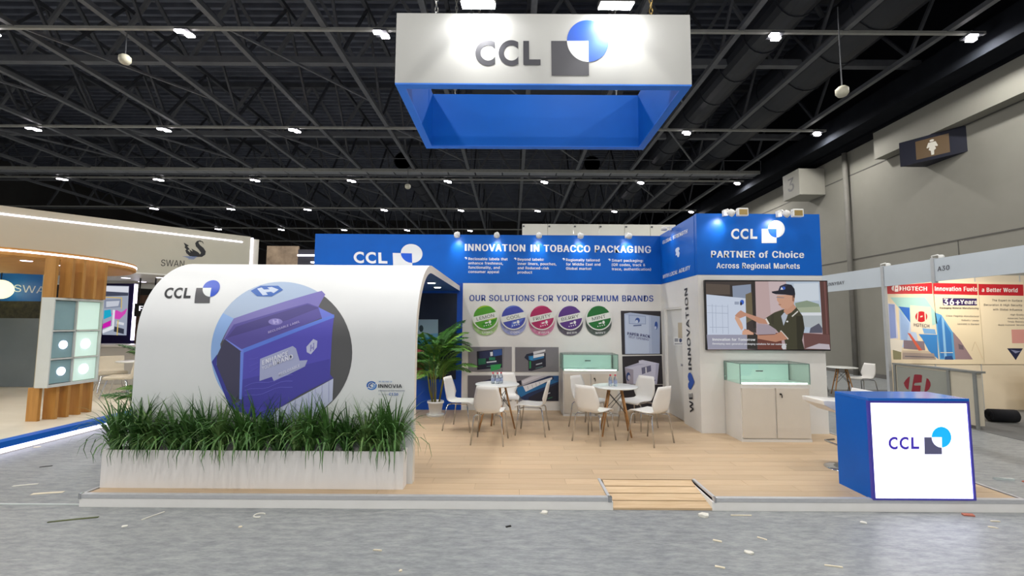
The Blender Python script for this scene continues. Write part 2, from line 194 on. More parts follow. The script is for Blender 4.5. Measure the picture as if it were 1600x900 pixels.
 'poster6':('back',[('2a262c',[(2.228,1.203),(3.021,1.221),(3.035,0.655),(2.236,0.641)]),('b9b9d0',[(2.275,0.983),(2.556,1.078),(2.557,1.118),(2.636,1.131),(2.965,1.064),(2.916,0.655),(2.308,0.651)]),('d0d0e4',[(2.303,0.967),(2.808,1.079),(2.902,1.064),(2.872,0.655),(2.455,0.652)]),('6f6f8c',[(2.608,0.975),(2.797,1.026),(2.802,0.908),(2.618,0.845)]),('d8d8ea',[(2.557,1.118),(2.636,1.131),(2.965,1.064),(2.823,1.039),(2.565,1.056)]),('a8a0b0',[(2.281,0.973),(2.444,0.937),(2.44,0.652),(2.308,0.651)]),('28447e',[(2.382,0.8),(2.378,0.764),(2.366,0.735),(2.35,0.718),(2.331,0.718),(2.315,0.734),(2.304,0.763),(2.301,0.8),(2.305,0.836),(2.317,0.865),(2.334,0.881),(2.352,0.882),(2.368,0.865),(2.379,0.836)]),('c8c4d4',[(2.379,0.781),(2.375,0.757),(2.366,0.738),(2.353,0.732),(2.341,0.738),(2.332,0.756),(2.329,0.781),(2.333,0.806),(2.342,0.824),(2.355,0.831),(2.367,0.824),(2.376,0.806)]),('e6e6f0',[(2.684,0.985),(2.709,0.991),(2.713,0.87),(2.688,0.864)]),('6a70a0',[(2.779,0.707),(2.886,0.744),(2.886,0.723),(2.779,0.685)])]),
 'poster7':('back',[('2a262c',[(2.239,0.626),(3.029,0.643),(3.031,0.139),(2.245,0.134)])]),
 'nook_poster':('back',[('9db6cc',[(-2.007,1.915),(-1.491,1.918),(-1.484,1.546),(-1.999,1.543)]),('6fa8d0',[(-2,1.606),(-1.486,1.64),(-1.483,1.508),(-1.998,1.505)]),('1f86c6',[(-1.999,1.549),(-1.493,1.552),(-1.49,1.358),(-1.994,1.355)]),('145c8e',[(-1.996,1.417),(-1.68,1.419),(-1.665,0.703),(-1.979,0.701)]),('8a3c3c',[(-1.995,1.386),(-1.838,1.418),(-1.741,1.294),(-1.736,0.795),(-1.854,0.717),(-1.98,0.726)]),('a85450',[(-1.753,1.294),(-1.76,1.247),(-1.782,1.21),(-1.815,1.19),(-1.851,1.189),(-1.884,1.21),(-1.908,1.246),(-1.917,1.293),(-1.91,1.339),(-1.888,1.376),(-1.856,1.397),(-1.819,1.397),(-1.786,1.377),(-1.762,1.34)]),('7a3234',[(-1.764,0.919),(-1.772,0.865),(-1.797,0.822),(-1.835,0.798),(-1.877,0.798),(-1.915,0.821),(-1.942,0.864),(-1.953,0.918),(-1.945,0.972),(-1.919,1.016),(-1.882,1.04),(-1.84,1.04),(-1.802,1.016),(-1.775,0.973)]),('2a3c48',[(-1.785,1.733),(-1.79,1.698),(-1.806,1.673),(-1.828,1.663),(-1.85,1.672),(-1.867,1.698),(-1.873,1.732),(-1.868,1.767),(-1.853,1.793),(-1.831,1.802),(-1.808,1.793),(-1.792,1.768)]),('1d4a78',[(-1.742,1.356),(-1.48,1.358),(-1.47,0.797),(-1.73,0.795)])]),
 'shell_circle':('shell',[('565658',[(-1.753,1.398),(-1.754,1.322),(-1.763,1.248),(-1.779,1.175),(-1.802,1.104),(-1.832,1.036),(-1.868,0.972),(-1.911,0.912),(-1.96,0.857),(-2.014,0.806),(-2.073,0.762),(-2.136,0.723),(-2.203,0.691),(-2.273,0.666),(-2.345,0.648),(-2.419,0.636),(-2.494,0.632),(-2.569,0.635),(-2.644,0.646),(-2.718,0.663),(-2.79,0.688),(-2.86,0.719),(-2.927,0.757),(-2.99,0.8),(-3.049,0.85),(-3.102,0.905),(-3.151,0.964),(-3.193,1.028),(-3.23,1.095),(-3.259,1.166),(-3.282,1.239),(-3.298,1.313),(-3.306,1.388),(-3.306,1.464),(-3.3,1.539),(-3.287,1.613),(-3.271,1.685),(-3.251,1.756),(-3.227,1.825),(-3.198,1.892),(-3.166,1.957),(-3.128,2.018),(-3.085,2.075),(-3.036,2.128),(-2.982,2.174),(-2.921,2.212),(-2.855,2.242),(-2.782,2.261),(-2.704,2.267),(-2.62,2.262),(-2.534,2.245),(-2.446,2.217),(-2.357,2.179),(-2.271,2.134),(-2.188,2.082),(-2.111,2.025),(-2.039,1.964),(-1.974,1.9),(-1.917,1.834),(-1.867,1.765),(-1.827,1.694),(-1.795,1.622),(-1.773,1.548),(-1.759,1.473)]),('a9bbd4',[(-3.115,0.919),(-3.15,0.963),(-3.181,1.008),(-3.21,1.056),(-3.235,1.106),(-3.256,1.157),(-3.274,1.21),(-3.288,1.263),(-3.298,1.317),(-3.305,1.372),(-3.307,1.427),(-3.306,1.482),(-3.3,1.536),(-3.292,1.59),(-3.281,1.643),(-3.269,1.696),(-3.254,1.747),(-3.237,1.798),(-3.218,1.847),(-3.197,1.895),(-3.173,1.942),(-3.147,1.988),(-3.118,2.031),(-3.087,2.073),(-3.052,2.112),(-3.014,2.147),(-2.974,2.18),(-2.93,2.208),(-2.883,2.231),(-2.832,2.249),(-2.779,2.261),(-2.722,2.267),(-2.663,2.266),(-2.601,2.259),(-2.538,2.246),(-2.474,2.227),(-2.41,2.203),(-2.346,2.174),(-2.283,2.141),(-2.222,2.104),(-2.164,2.065),(-3.092,1.766),(-3.208,1.484)]),('8fb2e6',[(-3.115,0.919),(-3.146,0.957),(-3.174,0.997),(-3.2,1.039),(-3.223,1.082),(-3.244,1.126),(-3.262,1.172),(-3.277,1.218),(-3.289,1.266),(-3.298,1.313),(-3.304,1.362),(-3.307,1.41),(-3.307,1.458),(-3.304,1.507),(-3.297,1.554),(-3.289,1.602),(-3.28,1.648),(-3.269,1.694),(-3.256,1.74),(-3.242,1.784),(-3.226,1.828),(-3.092,1.766),(-3.208,1.484)]),('7b74b8',[(-3.092,1.766),(-2.189,2.125),(-2.134,2.071),(-2.177,1.904),(-2.288,1.95),(-2.915,1.75),(-3.123,1.582),(-3.185,1.516)]),('5a51a0',[(-3.162,1.541),(-3.08,1.698),(-2.306,1.954),(-2.16,1.904),(-2.114,1.78),(-2.957,1.407)]),('4c4488',[(-3.137,1.549),(-3.051,1.673),(-2.303,1.941),(-2.167,1.895),(-2.484,1.753)]),('6a78d8',[(-2.174,1.904),(-1.98,1.811),(-1.976,1.781),(-2.11,1.755),(-2.114,1.78)]),('5550ba',[(-2.957,1.4),(-1.979,1.804),(-1.988,1.118),(-2.559,0.802),(-2.632,0.641),(-2.846,0.703),(-3.071,0.806),(-2.956,0.87)]),('4a46a8',[(-2.949,1.096),(-2.545,1.195),(-1.996,1.328),(-1.988,1.118),(-2.559,0.802),(-3.071,0.806),(-2.956,0.87)]),('5f7fe0',[(-2.974,1.425),(-1.985,1.821),(-1.976,1.783),(-2.951,1.387)]),('43415c',[(-3.161,1.536),(-2.962,1.4),(-2.959,0.87),(-3.066,0.854),(-3.232,1.239),(-3.238,1.353)]),('7a8ae6',[(-3.161,1.536),(-3.136,1.53),(-2.946,1.412),(-2.961,1.395)]),('6f8ae8',[(-2.981,1.4),(-2.945,1.4),(-2.941,0.887),(-2.967,0.886)]),('3a3c98',[(-3.29,1.288),(-3.236,1.369),(-3.236,1.256),(-3.023,0.814),(-3.071,0.806)]),('4a48a0',[(-2.559,0.802),(-1.993,1.117),(-1.99,1.166),(-1.949,1.118),(-2.304,0.939),(-2.526,0.793)]),('c2c8e4',[(-2.526,0.793),(-1.949,1.115),(-1.95,0.88),(-2.038,0.796),(-2.165,0.707),(-2.421,0.641),(-2.633,0.649)]),('a8aed2',[(-2.761,1.323),(-2.409,1.466),(-2.372,1.44),(-2.327,1.307),(-2.239,1.314),(-2.265,1.245),(-2.596,1.078),(-2.623,1.13),(-2.755,1.084)]),('c0c4e2',[(-2.258,1.457),(-2.186,1.544),(-2.14,1.523),(-2.143,1.454),(-2.205,1.376),(-2.252,1.4)]),('8a88c4',[(-2.216,1.473),(-2.203,1.486),(-2.198,1.449),(-2.182,1.464),(-2.187,1.498),(-2.174,1.506),(-2.171,1.428),(-2.184,1.418),(-2.188,1.444),(-2.204,1.431),(-2.203,1.408),(-2.216,1.405)]),('3f68b4',[(-3.004,2.116),(-2.92,2.196),(-2.717,2.198),(-2.636,2.133),(-2.735,2.038),(-2.902,2.04)]),('c6d2e4',[(-2.941,2.149),(-2.897,2.168),(-2.857,2.136),(-2.793,2.141),(-2.831,2.168),(-2.783,2.178),(-2.689,2.137),(-2.729,2.084),(-2.764,2.105),(-2.822,2.096),(-2.787,2.062),(-2.842,2.053)]),('8c84c8',[(-2.542,1.732),(-2.546,1.718),(-2.561,1.706),(-2.586,1.697),(-2.616,1.694),(-2.647,1.697),(-2.674,1.705),(-2.693,1.717),(-2.701,1.731),(-2.697,1.745),(-2.682,1.757),(-2.657,1.766),(-2.627,1.769),(-2.596,1.766),(-2.569,1.758),(-2.55,1.746)]),('b0a8dc',[(-2.658,1.751),(-2.642,1.755),(-2.63,1.735),(-2.606,1.738),(-2.614,1.759),(-2.594,1.759),(-2.581,1.715),(-2.597,1.711),(-2.602,1.728),(-2.625,1.725),(-2.619,1.708),(-2.639,1.704)]),('a2a8d0',[(-2.43,0.842),(-2.424,0.845),(-2.418,0.714),(-2.425,0.711)]),('a2a8d0',[(-2.359,0.882),(-2.353,0.885),(-2.346,0.738),(-2.353,0.735)]),('a2a8d0',[(-2.287,0.923),(-2.281,0.926),(-2.274,0.763),(-2.28,0.759)]),('a2a8d0',[(-2.216,0.963),(-2.209,0.966),(-2.202,0.787),(-2.208,0.784)]),('a2a8d0',[(-2.144,1.004),(-2.138,1.007),(-2.13,0.811),(-2.136,0.808)]),('a2a8d0',[(-2.072,1.044),(-2.066,1.048),(-2.058,0.836),(-2.064,0.833)]),('a2a8d0',[(-2,1.085),(-1.994,1.088),(-1.985,0.86),(-1.992,0.857)]),('6461c6',[(-2.879,1.323),(-2.83,1.328),(-2.781,1.344),(-2.781,1.337),(-2.829,1.322),(-2.878,1.316)]),('6461c6',[(-2.875,1.247),(-2.826,1.263),(-2.779,1.289),(-2.778,1.283),(-2.826,1.256),(-2.874,1.24)]),('6461c6',[(-2.871,1.181),(-2.824,1.208),(-2.776,1.236),(-2.776,1.229),(-2.823,1.201),(-2.871,1.175)]),('6a68cc',[(-2.912,1.026),(-2.849,1.056),(-2.784,1.072),(-2.719,1.073),(-2.653,1.073),(-2.589,1.09),(-2.525,1.12),(-2.461,1.148),(-2.396,1.159),(-2.395,1.152),(-2.46,1.141),(-2.525,1.114),(-2.588,1.083),(-2.653,1.067),(-2.718,1.066),(-2.784,1.066),(-2.848,1.05),(-2.912,1.019)]),('6a68cc',[(-2.91,0.986),(-2.846,1.003),(-2.781,1.004),(-2.715,1.004),(-2.651,1.019),(-2.587,1.049),(-2.523,1.078),(-2.458,1.09),(-2.393,1.089),(-2.392,1.082),(-2.458,1.083),(-2.523,1.071),(-2.587,1.043),(-2.65,1.013),(-2.715,0.998),(-2.78,0.998),(-2.845,0.997),(-2.91,0.979)]),('6a68cc',[(-2.907,0.934),(-2.842,0.937),(-2.777,0.936),(-2.713,0.949),(-2.649,0.978),(-2.585,1.007),(-2.52,1.021),(-2.455,1.021),(-2.39,1.023),(-2.389,1.016),(-2.455,1.014),(-2.52,1.015),(-2.585,1.001),(-2.648,0.971),(-2.712,0.942),(-2.777,0.929),(-2.842,0.93),(-2.907,0.928)])]),
 'innovia':('shell',[('2f66b4',[(-1.576,1.019),(-1.582,1.029),(-1.584,1.039),(-1.584,1.049),(-1.581,1.059),(-1.576,1.069),(-1.568,1.077),(-1.558,1.083),(-1.547,1.087),(-1.535,1.089),(-1.523,1.089),(-1.511,1.086),(-1.499,1.081),(-1.49,1.075),(-1.482,1.066),(-1.498,1.058),(-1.503,1.064),(-1.509,1.069),(-1.517,1.072),(-1.525,1.074),(-1.533,1.074),(-1.541,1.072),(-1.549,1.07),(-1.555,1.065),(-1.56,1.06),(-1.564,1.054),(-1.566,1.047),(-1.566,1.04),(-1.564,1.033),(-1.561,1.027)]),('3f7cc8',[(-1.476,1.06),(-1.472,1.05),(-1.472,1.041),(-1.473,1.031),(-1.477,1.022),(-1.482,1.013),(-1.49,1.006),(-1.499,1),(-1.51,0.996),(-1.521,0.994),(-1.532,0.994),(-1.544,0.995),(-1.554,0.999),(-1.564,1.004),(-1.573,1.011),(-1.561,1.019),(-1.555,1.014),(-1.548,1.01),(-1.54,1.008),(-1.531,1.007),(-1.523,1.007),(-1.515,1.008),(-1.507,1.011),(-1.501,1.016),(-1.495,1.021),(-1.491,1.027),(-1.488,1.034),(-1.487,1.041),(-1.488,1.048),(-1.49,1.055)]),('1f4f9c',[(-1.529,1.018),(-1.539,1.02),(-1.548,1.024),(-1.555,1.031),(-1.558,1.04),(-1.557,1.049),(-1.553,1.057),(-1.546,1.063),(-1.536,1.067),(-1.526,1.067),(-1.516,1.064),(-1.522,1.054),(-1.527,1.056),(-1.533,1.055),(-1.538,1.054),(-1.542,1.05),(-1.545,1.046),(-1.545,1.041),(-1.543,1.037),(-1.54,1.033),(-1.535,1.031),(-1.529,1.03)]),('5a94d6',[(-1.51,1.06),(-1.503,1.056),(-1.498,1.051),(-1.495,1.044),(-1.494,1.038),(-1.495,1.031),(-1.498,1.025),(-1.502,1.019),(-1.509,1.015),(-1.516,1.013),(-1.524,1.012),(-1.525,1.022),(-1.52,1.023),(-1.516,1.024),(-1.512,1.027),(-1.509,1.03),(-1.507,1.034),(-1.507,1.038),(-1.508,1.042),(-1.51,1.045),(-1.513,1.049),(-1.516,1.051)]),('8a90a0',[(-1.452,0.991),(-1.163,0.993),(-1.163,0.989),(-1.451,0.987)])]),
 'hg1':('hg',[('e9d9bd',[(8.444,2.837),(9.5,2.843),(9.556,0.998),(8.417,1.018)]),('c01f2c',[(8.449,2.741),(9.499,2.824),(9.49,2.568),(8.446,2.561)]),('a8d2cc',[(8.531,2.483),(9.319,2.488),(9.527,2.15),(9.551,1.907),(9.077,1.689),(8.682,2.28)]),('c9c9de',[(8.469,2.347),(8.631,2.334),(8.652,1.566),(8.475,1.552)]),('8a9ace',[(8.484,2.333),(8.617,2.321),(8.612,1.579),(8.476,1.565)]),('b9cbe8',[(8.706,2.226),(8.931,1.944),(9.075,1.663),(9.11,1.368),(8.693,1.366)]),('2f68c0',[(8.704,2.28),(8.951,2.255),(8.943,1.917)]),('9cb8e4',[(8.731,2.199),(8.929,1.904),(8.851,1.527),(8.716,1.526)]),('e9dcc6',[(8.968,2.309),(9.426,2.271),(9.439,1.651),(8.944,1.715)]),('3f86cc',[(9.116,1.663),(9.528,1.652),(9.523,1.104),(9.32,1.289),(9.19,1.556)]),('7aa8d8',[(9.206,1.798),(9.487,1.772),(9.507,1.665),(9.238,1.677)]),('8a7a84',[(8.77,1.527),(9.227,1.503),(9.24,1.302),(8.759,1.339)]),('d9654e',[(8.867,1.688),(8.928,1.675),(9.173,1.302),(9.092,1.301)]),('e6dfd2',[(8.435,1.551),(8.77,1.527),(8.7,1.259),(8.461,1.311)]),('8e8a6a',[(8.515,1.311),(8.7,1.259),(8.69,1.099),(8.515,1.098)]),('a89890',[(8.727,1.259),(9.424,1.237),(9.469,1.104),(8.717,1.105)]),('c9b8a4',[(8.729,1.299),(9.32,1.289),(9.37,1.231),(8.726,1.254)]),('6f6a72',[(8.776,1.18),(9.419,1.162),(9.431,1.141),(8.774,1.158)]),('c01f2c',[(9.336,2.054),(9.329,2.023),(9.314,1.994),(9.291,1.968),(9.262,1.949),(9.228,1.936),(9.193,1.932),(9.158,1.936),(9.126,1.948),(9.1,1.967),(9.08,1.992),(9.068,2.021),(9.066,2.053),(9.072,2.084),(9.088,2.114),(9.111,2.139),(9.14,2.159),(9.173,2.171),(9.209,2.175),(9.244,2.171),(9.275,2.159),(9.302,2.14),(9.322,2.115),(9.334,2.086)]),('e9dcc6',[(9.124,2.161),(9.146,2.175),(9.115,1.945),(9.088,1.945)]),('e9dcc6',[(9.277,2.176),(9.303,2.162),(9.299,1.946),(9.272,1.938)]),('e9dcc6',[(9.177,2.067),(9.232,2.078),(9.23,2.051),(9.175,2.035)]),('f2e6e2',[(8.794,2.689),(8.787,2.665),(8.769,2.644),(8.743,2.627),(8.71,2.616),(8.675,2.612),(8.64,2.615),(8.609,2.626),(8.585,2.643),(8.57,2.664),(8.565,2.687),(8.572,2.711),(8.59,2.732),(8.616,2.749),(8.649,2.76),(8.684,2.764),(8.719,2.761),(8.751,2.75),(8.775,2.733),(8.79,2.712)]),('c01f2c',[(8.636,2.77),(8.657,2.77),(8.631,2.611),(8.61,2.611)]),('c01f2c',[(8.728,2.77),(8.75,2.765),(8.74,2.612),(8.718,2.612)]),('c01f2c',[(8.664,2.699),(8.702,2.704),(8.701,2.683),(8.663,2.677)])]),
 'hg2':('hg',[('ecdcbc',[(9.517,2.843),(10.524,2.849),(10.541,1.004),(9.556,0.998)]),('c01f2c',[(9.52,2.819),(10.515,2.803),(10.507,2.547),(9.514,2.562)]),('5fa4d8',[(9.513,2.15),(9.658,2.097),(9.912,1.668),(9.899,1.106),(9.55,1.104)]),('3f7fc4',[(9.551,1.907),(9.643,2.07),(9.846,1.694),(9.847,1.133),(9.578,1.131)]),('8fc0e8',[(9.656,2.07),(9.705,1.989),(9.711,1.105),(9.657,1.105)]),('9a8288',[(9.889,1.721),(10.037,1.534),(10.288,1.109),(9.899,1.106)]),('6f626e',[(9.991,1.454),(10.096,1.414),(10.102,1.321),(9.996,1.334)]),('2f4f86',[(9.675,1.172),(9.824,1.186),(9.858,1.101),(9.657,1.1)]),('e4d0ae',[(10.358,1.504),(10.38,1.504),(10.53,1.11),(10.503,1.11)]),('d6c4a4',[(10.352,1.496),(10.368,1.496),(10.289,1.295),(10.273,1.295)]),('3a2a60',[(9.709,2.477),(10.479,2.47),(10.473,2.313),(9.708,2.308)]),('e4dccc',[(9.574,1.264),(9.856,1.266),(9.855,1.25),(9.573,1.248)])]),
 'hg3':('hg',[('edddbf',[(10.535,2.85),(11.553,2.856),(11.609,1.01),(10.546,1.004)]),('c01f2c',[(10.542,2.8),(11.554,2.793),(11.543,2.537),(10.534,2.547)]),('252848',[(11.074,1.359),(11.429,1.361),(11.246,1.099)]),('8a90b0',[(11.152,1.327),(11.311,1.301),(11.392,1.302),(11.253,1.248)]),('d89a90',[(11.204,1.778),(11.512,1.779),(11.487,1.474),(11.196,1.472)])]),
 'hgc':('hgc',[('8a1c2c',[(-9.522,0.793),(-9.576,0.756),(-9.638,0.694),(-9.684,0.63),(-9.664,0.569),(-9.627,0.524),(-9.583,0.5)]),('8a1c2c',[(-9.423,0.829),(-9.394,0.845),(-9.271,0.851),(-9.237,0.84),(-9.263,0.692),(-9.274,0.696),(-9.421,0.664),(-9.444,0.619),(-9.425,0.612),(-9.287,0.631),(-9.306,0.473),(-9.329,0.421),(-9.496,0.404),(-9.525,0.424)]),('8a1c2c',[(-9.144,0.798),(-9.104,0.784),(-9.067,0.722),(-9.066,0.663),(-9.102,0.587),(-9.164,0.528),(-9.216,0.501)])]),
 'swan_logo':('swan',[('17181a',[(3.51,3.76),(3.588,3.687),(3.758,3.679),(3.879,3.692),(3.953,3.765),(3.964,3.859),(3.905,3.955),(3.816,4.027),(3.775,4.087),(3.788,4.125),(3.857,4.125),(3.907,4.057),(3.88,4.138),(3.809,4.165),(3.742,4.138),(3.7,4.067),(3.72,3.978),(3.801,3.886),(3.85,3.809),(3.83,3.76),(3.781,3.819),(3.68,3.872),(3.618,3.901),(3.652,3.823),(3.575,3.868),(3.602,3.78),(3.532,3.845),(3.582,3.878),(3.519,3.952),(3.562,3.976),(3.433,4.05),(3.475,3.947),(3.454,3.926),(3.509,3.86),(3.481,3.839)]),('2f62a8',[(3.417,3.659),(3.776,3.694),(3.739,3.677),(3.498,3.65)]),('2f62a8',[(3.498,3.637),(3.751,3.659),(3.715,3.637),(3.573,3.626)]),('2f62a8',[(3.544,3.605),(3.715,3.619),(3.686,3.602),(3.575,3.595)])]),
 'backscreen':('scr',[('aab2c4',[(-12.8,2.954),(-12.004,2.939),(-11.971,1.402),(-12.72,1.417)]),('e9ecf6',[(-12.798,2.934),(-12.011,2.918),(-12.006,2.738),(-12.786,2.773)]),('4a4e60',[(-12.786,2.773),(-12.005,2.726),(-12.006,2.637),(-12.773,2.612)]),('8f97ac',[(-12.734,2.512),(-12.207,2.536),(-12.208,2.276),(-12.724,2.232)]),('d4d8e4',[(-12.681,2.453),(-12.262,2.475),(-12.29,2.315),(-12.667,2.273)]),('1fb4d8',[(-12.719,2.173),(-12.522,2.202),(-12.478,1.995),(-12.718,1.894)]),('e04fc0',[(-12.484,2.074),(-12.341,2.187),(-12.176,2.116),(-12.005,2.245),(-12.053,2.077),(-12.219,1.897),(-12.4,1.915)]),('d81fb8',[(-12.727,1.754),(-12.477,1.875),(-12.483,1.696),(-12.734,1.596)]),('f0f2fa',[(-12.453,2.194),(-12.381,2.187),(-12.376,1.598),(-12.723,1.457),(-12.731,1.556),(-12.443,1.697)]),('3a3e4e',[(-12.362,1.677),(-12.058,1.6),(-12.054,1.441),(-12.37,1.519)]),('e6e8f0',[(-12.306,1.836),(-12.072,1.79),(-12.074,1.711),(-12.3,1.757)]),('e2c26a',[(-12.752,2.601),(-12.19,2.58),(-12.188,2.552),(-12.75,2.572)]),('e2c26a',[(-12.218,2.572),(-12.19,2.572),(-12.176,2.228),(-12.204,2.228)]),('e2c26a',[(-12.278,1.876),(-12.246,1.877),(-12.242,1.401),(-12.274,1.4)])]),
}
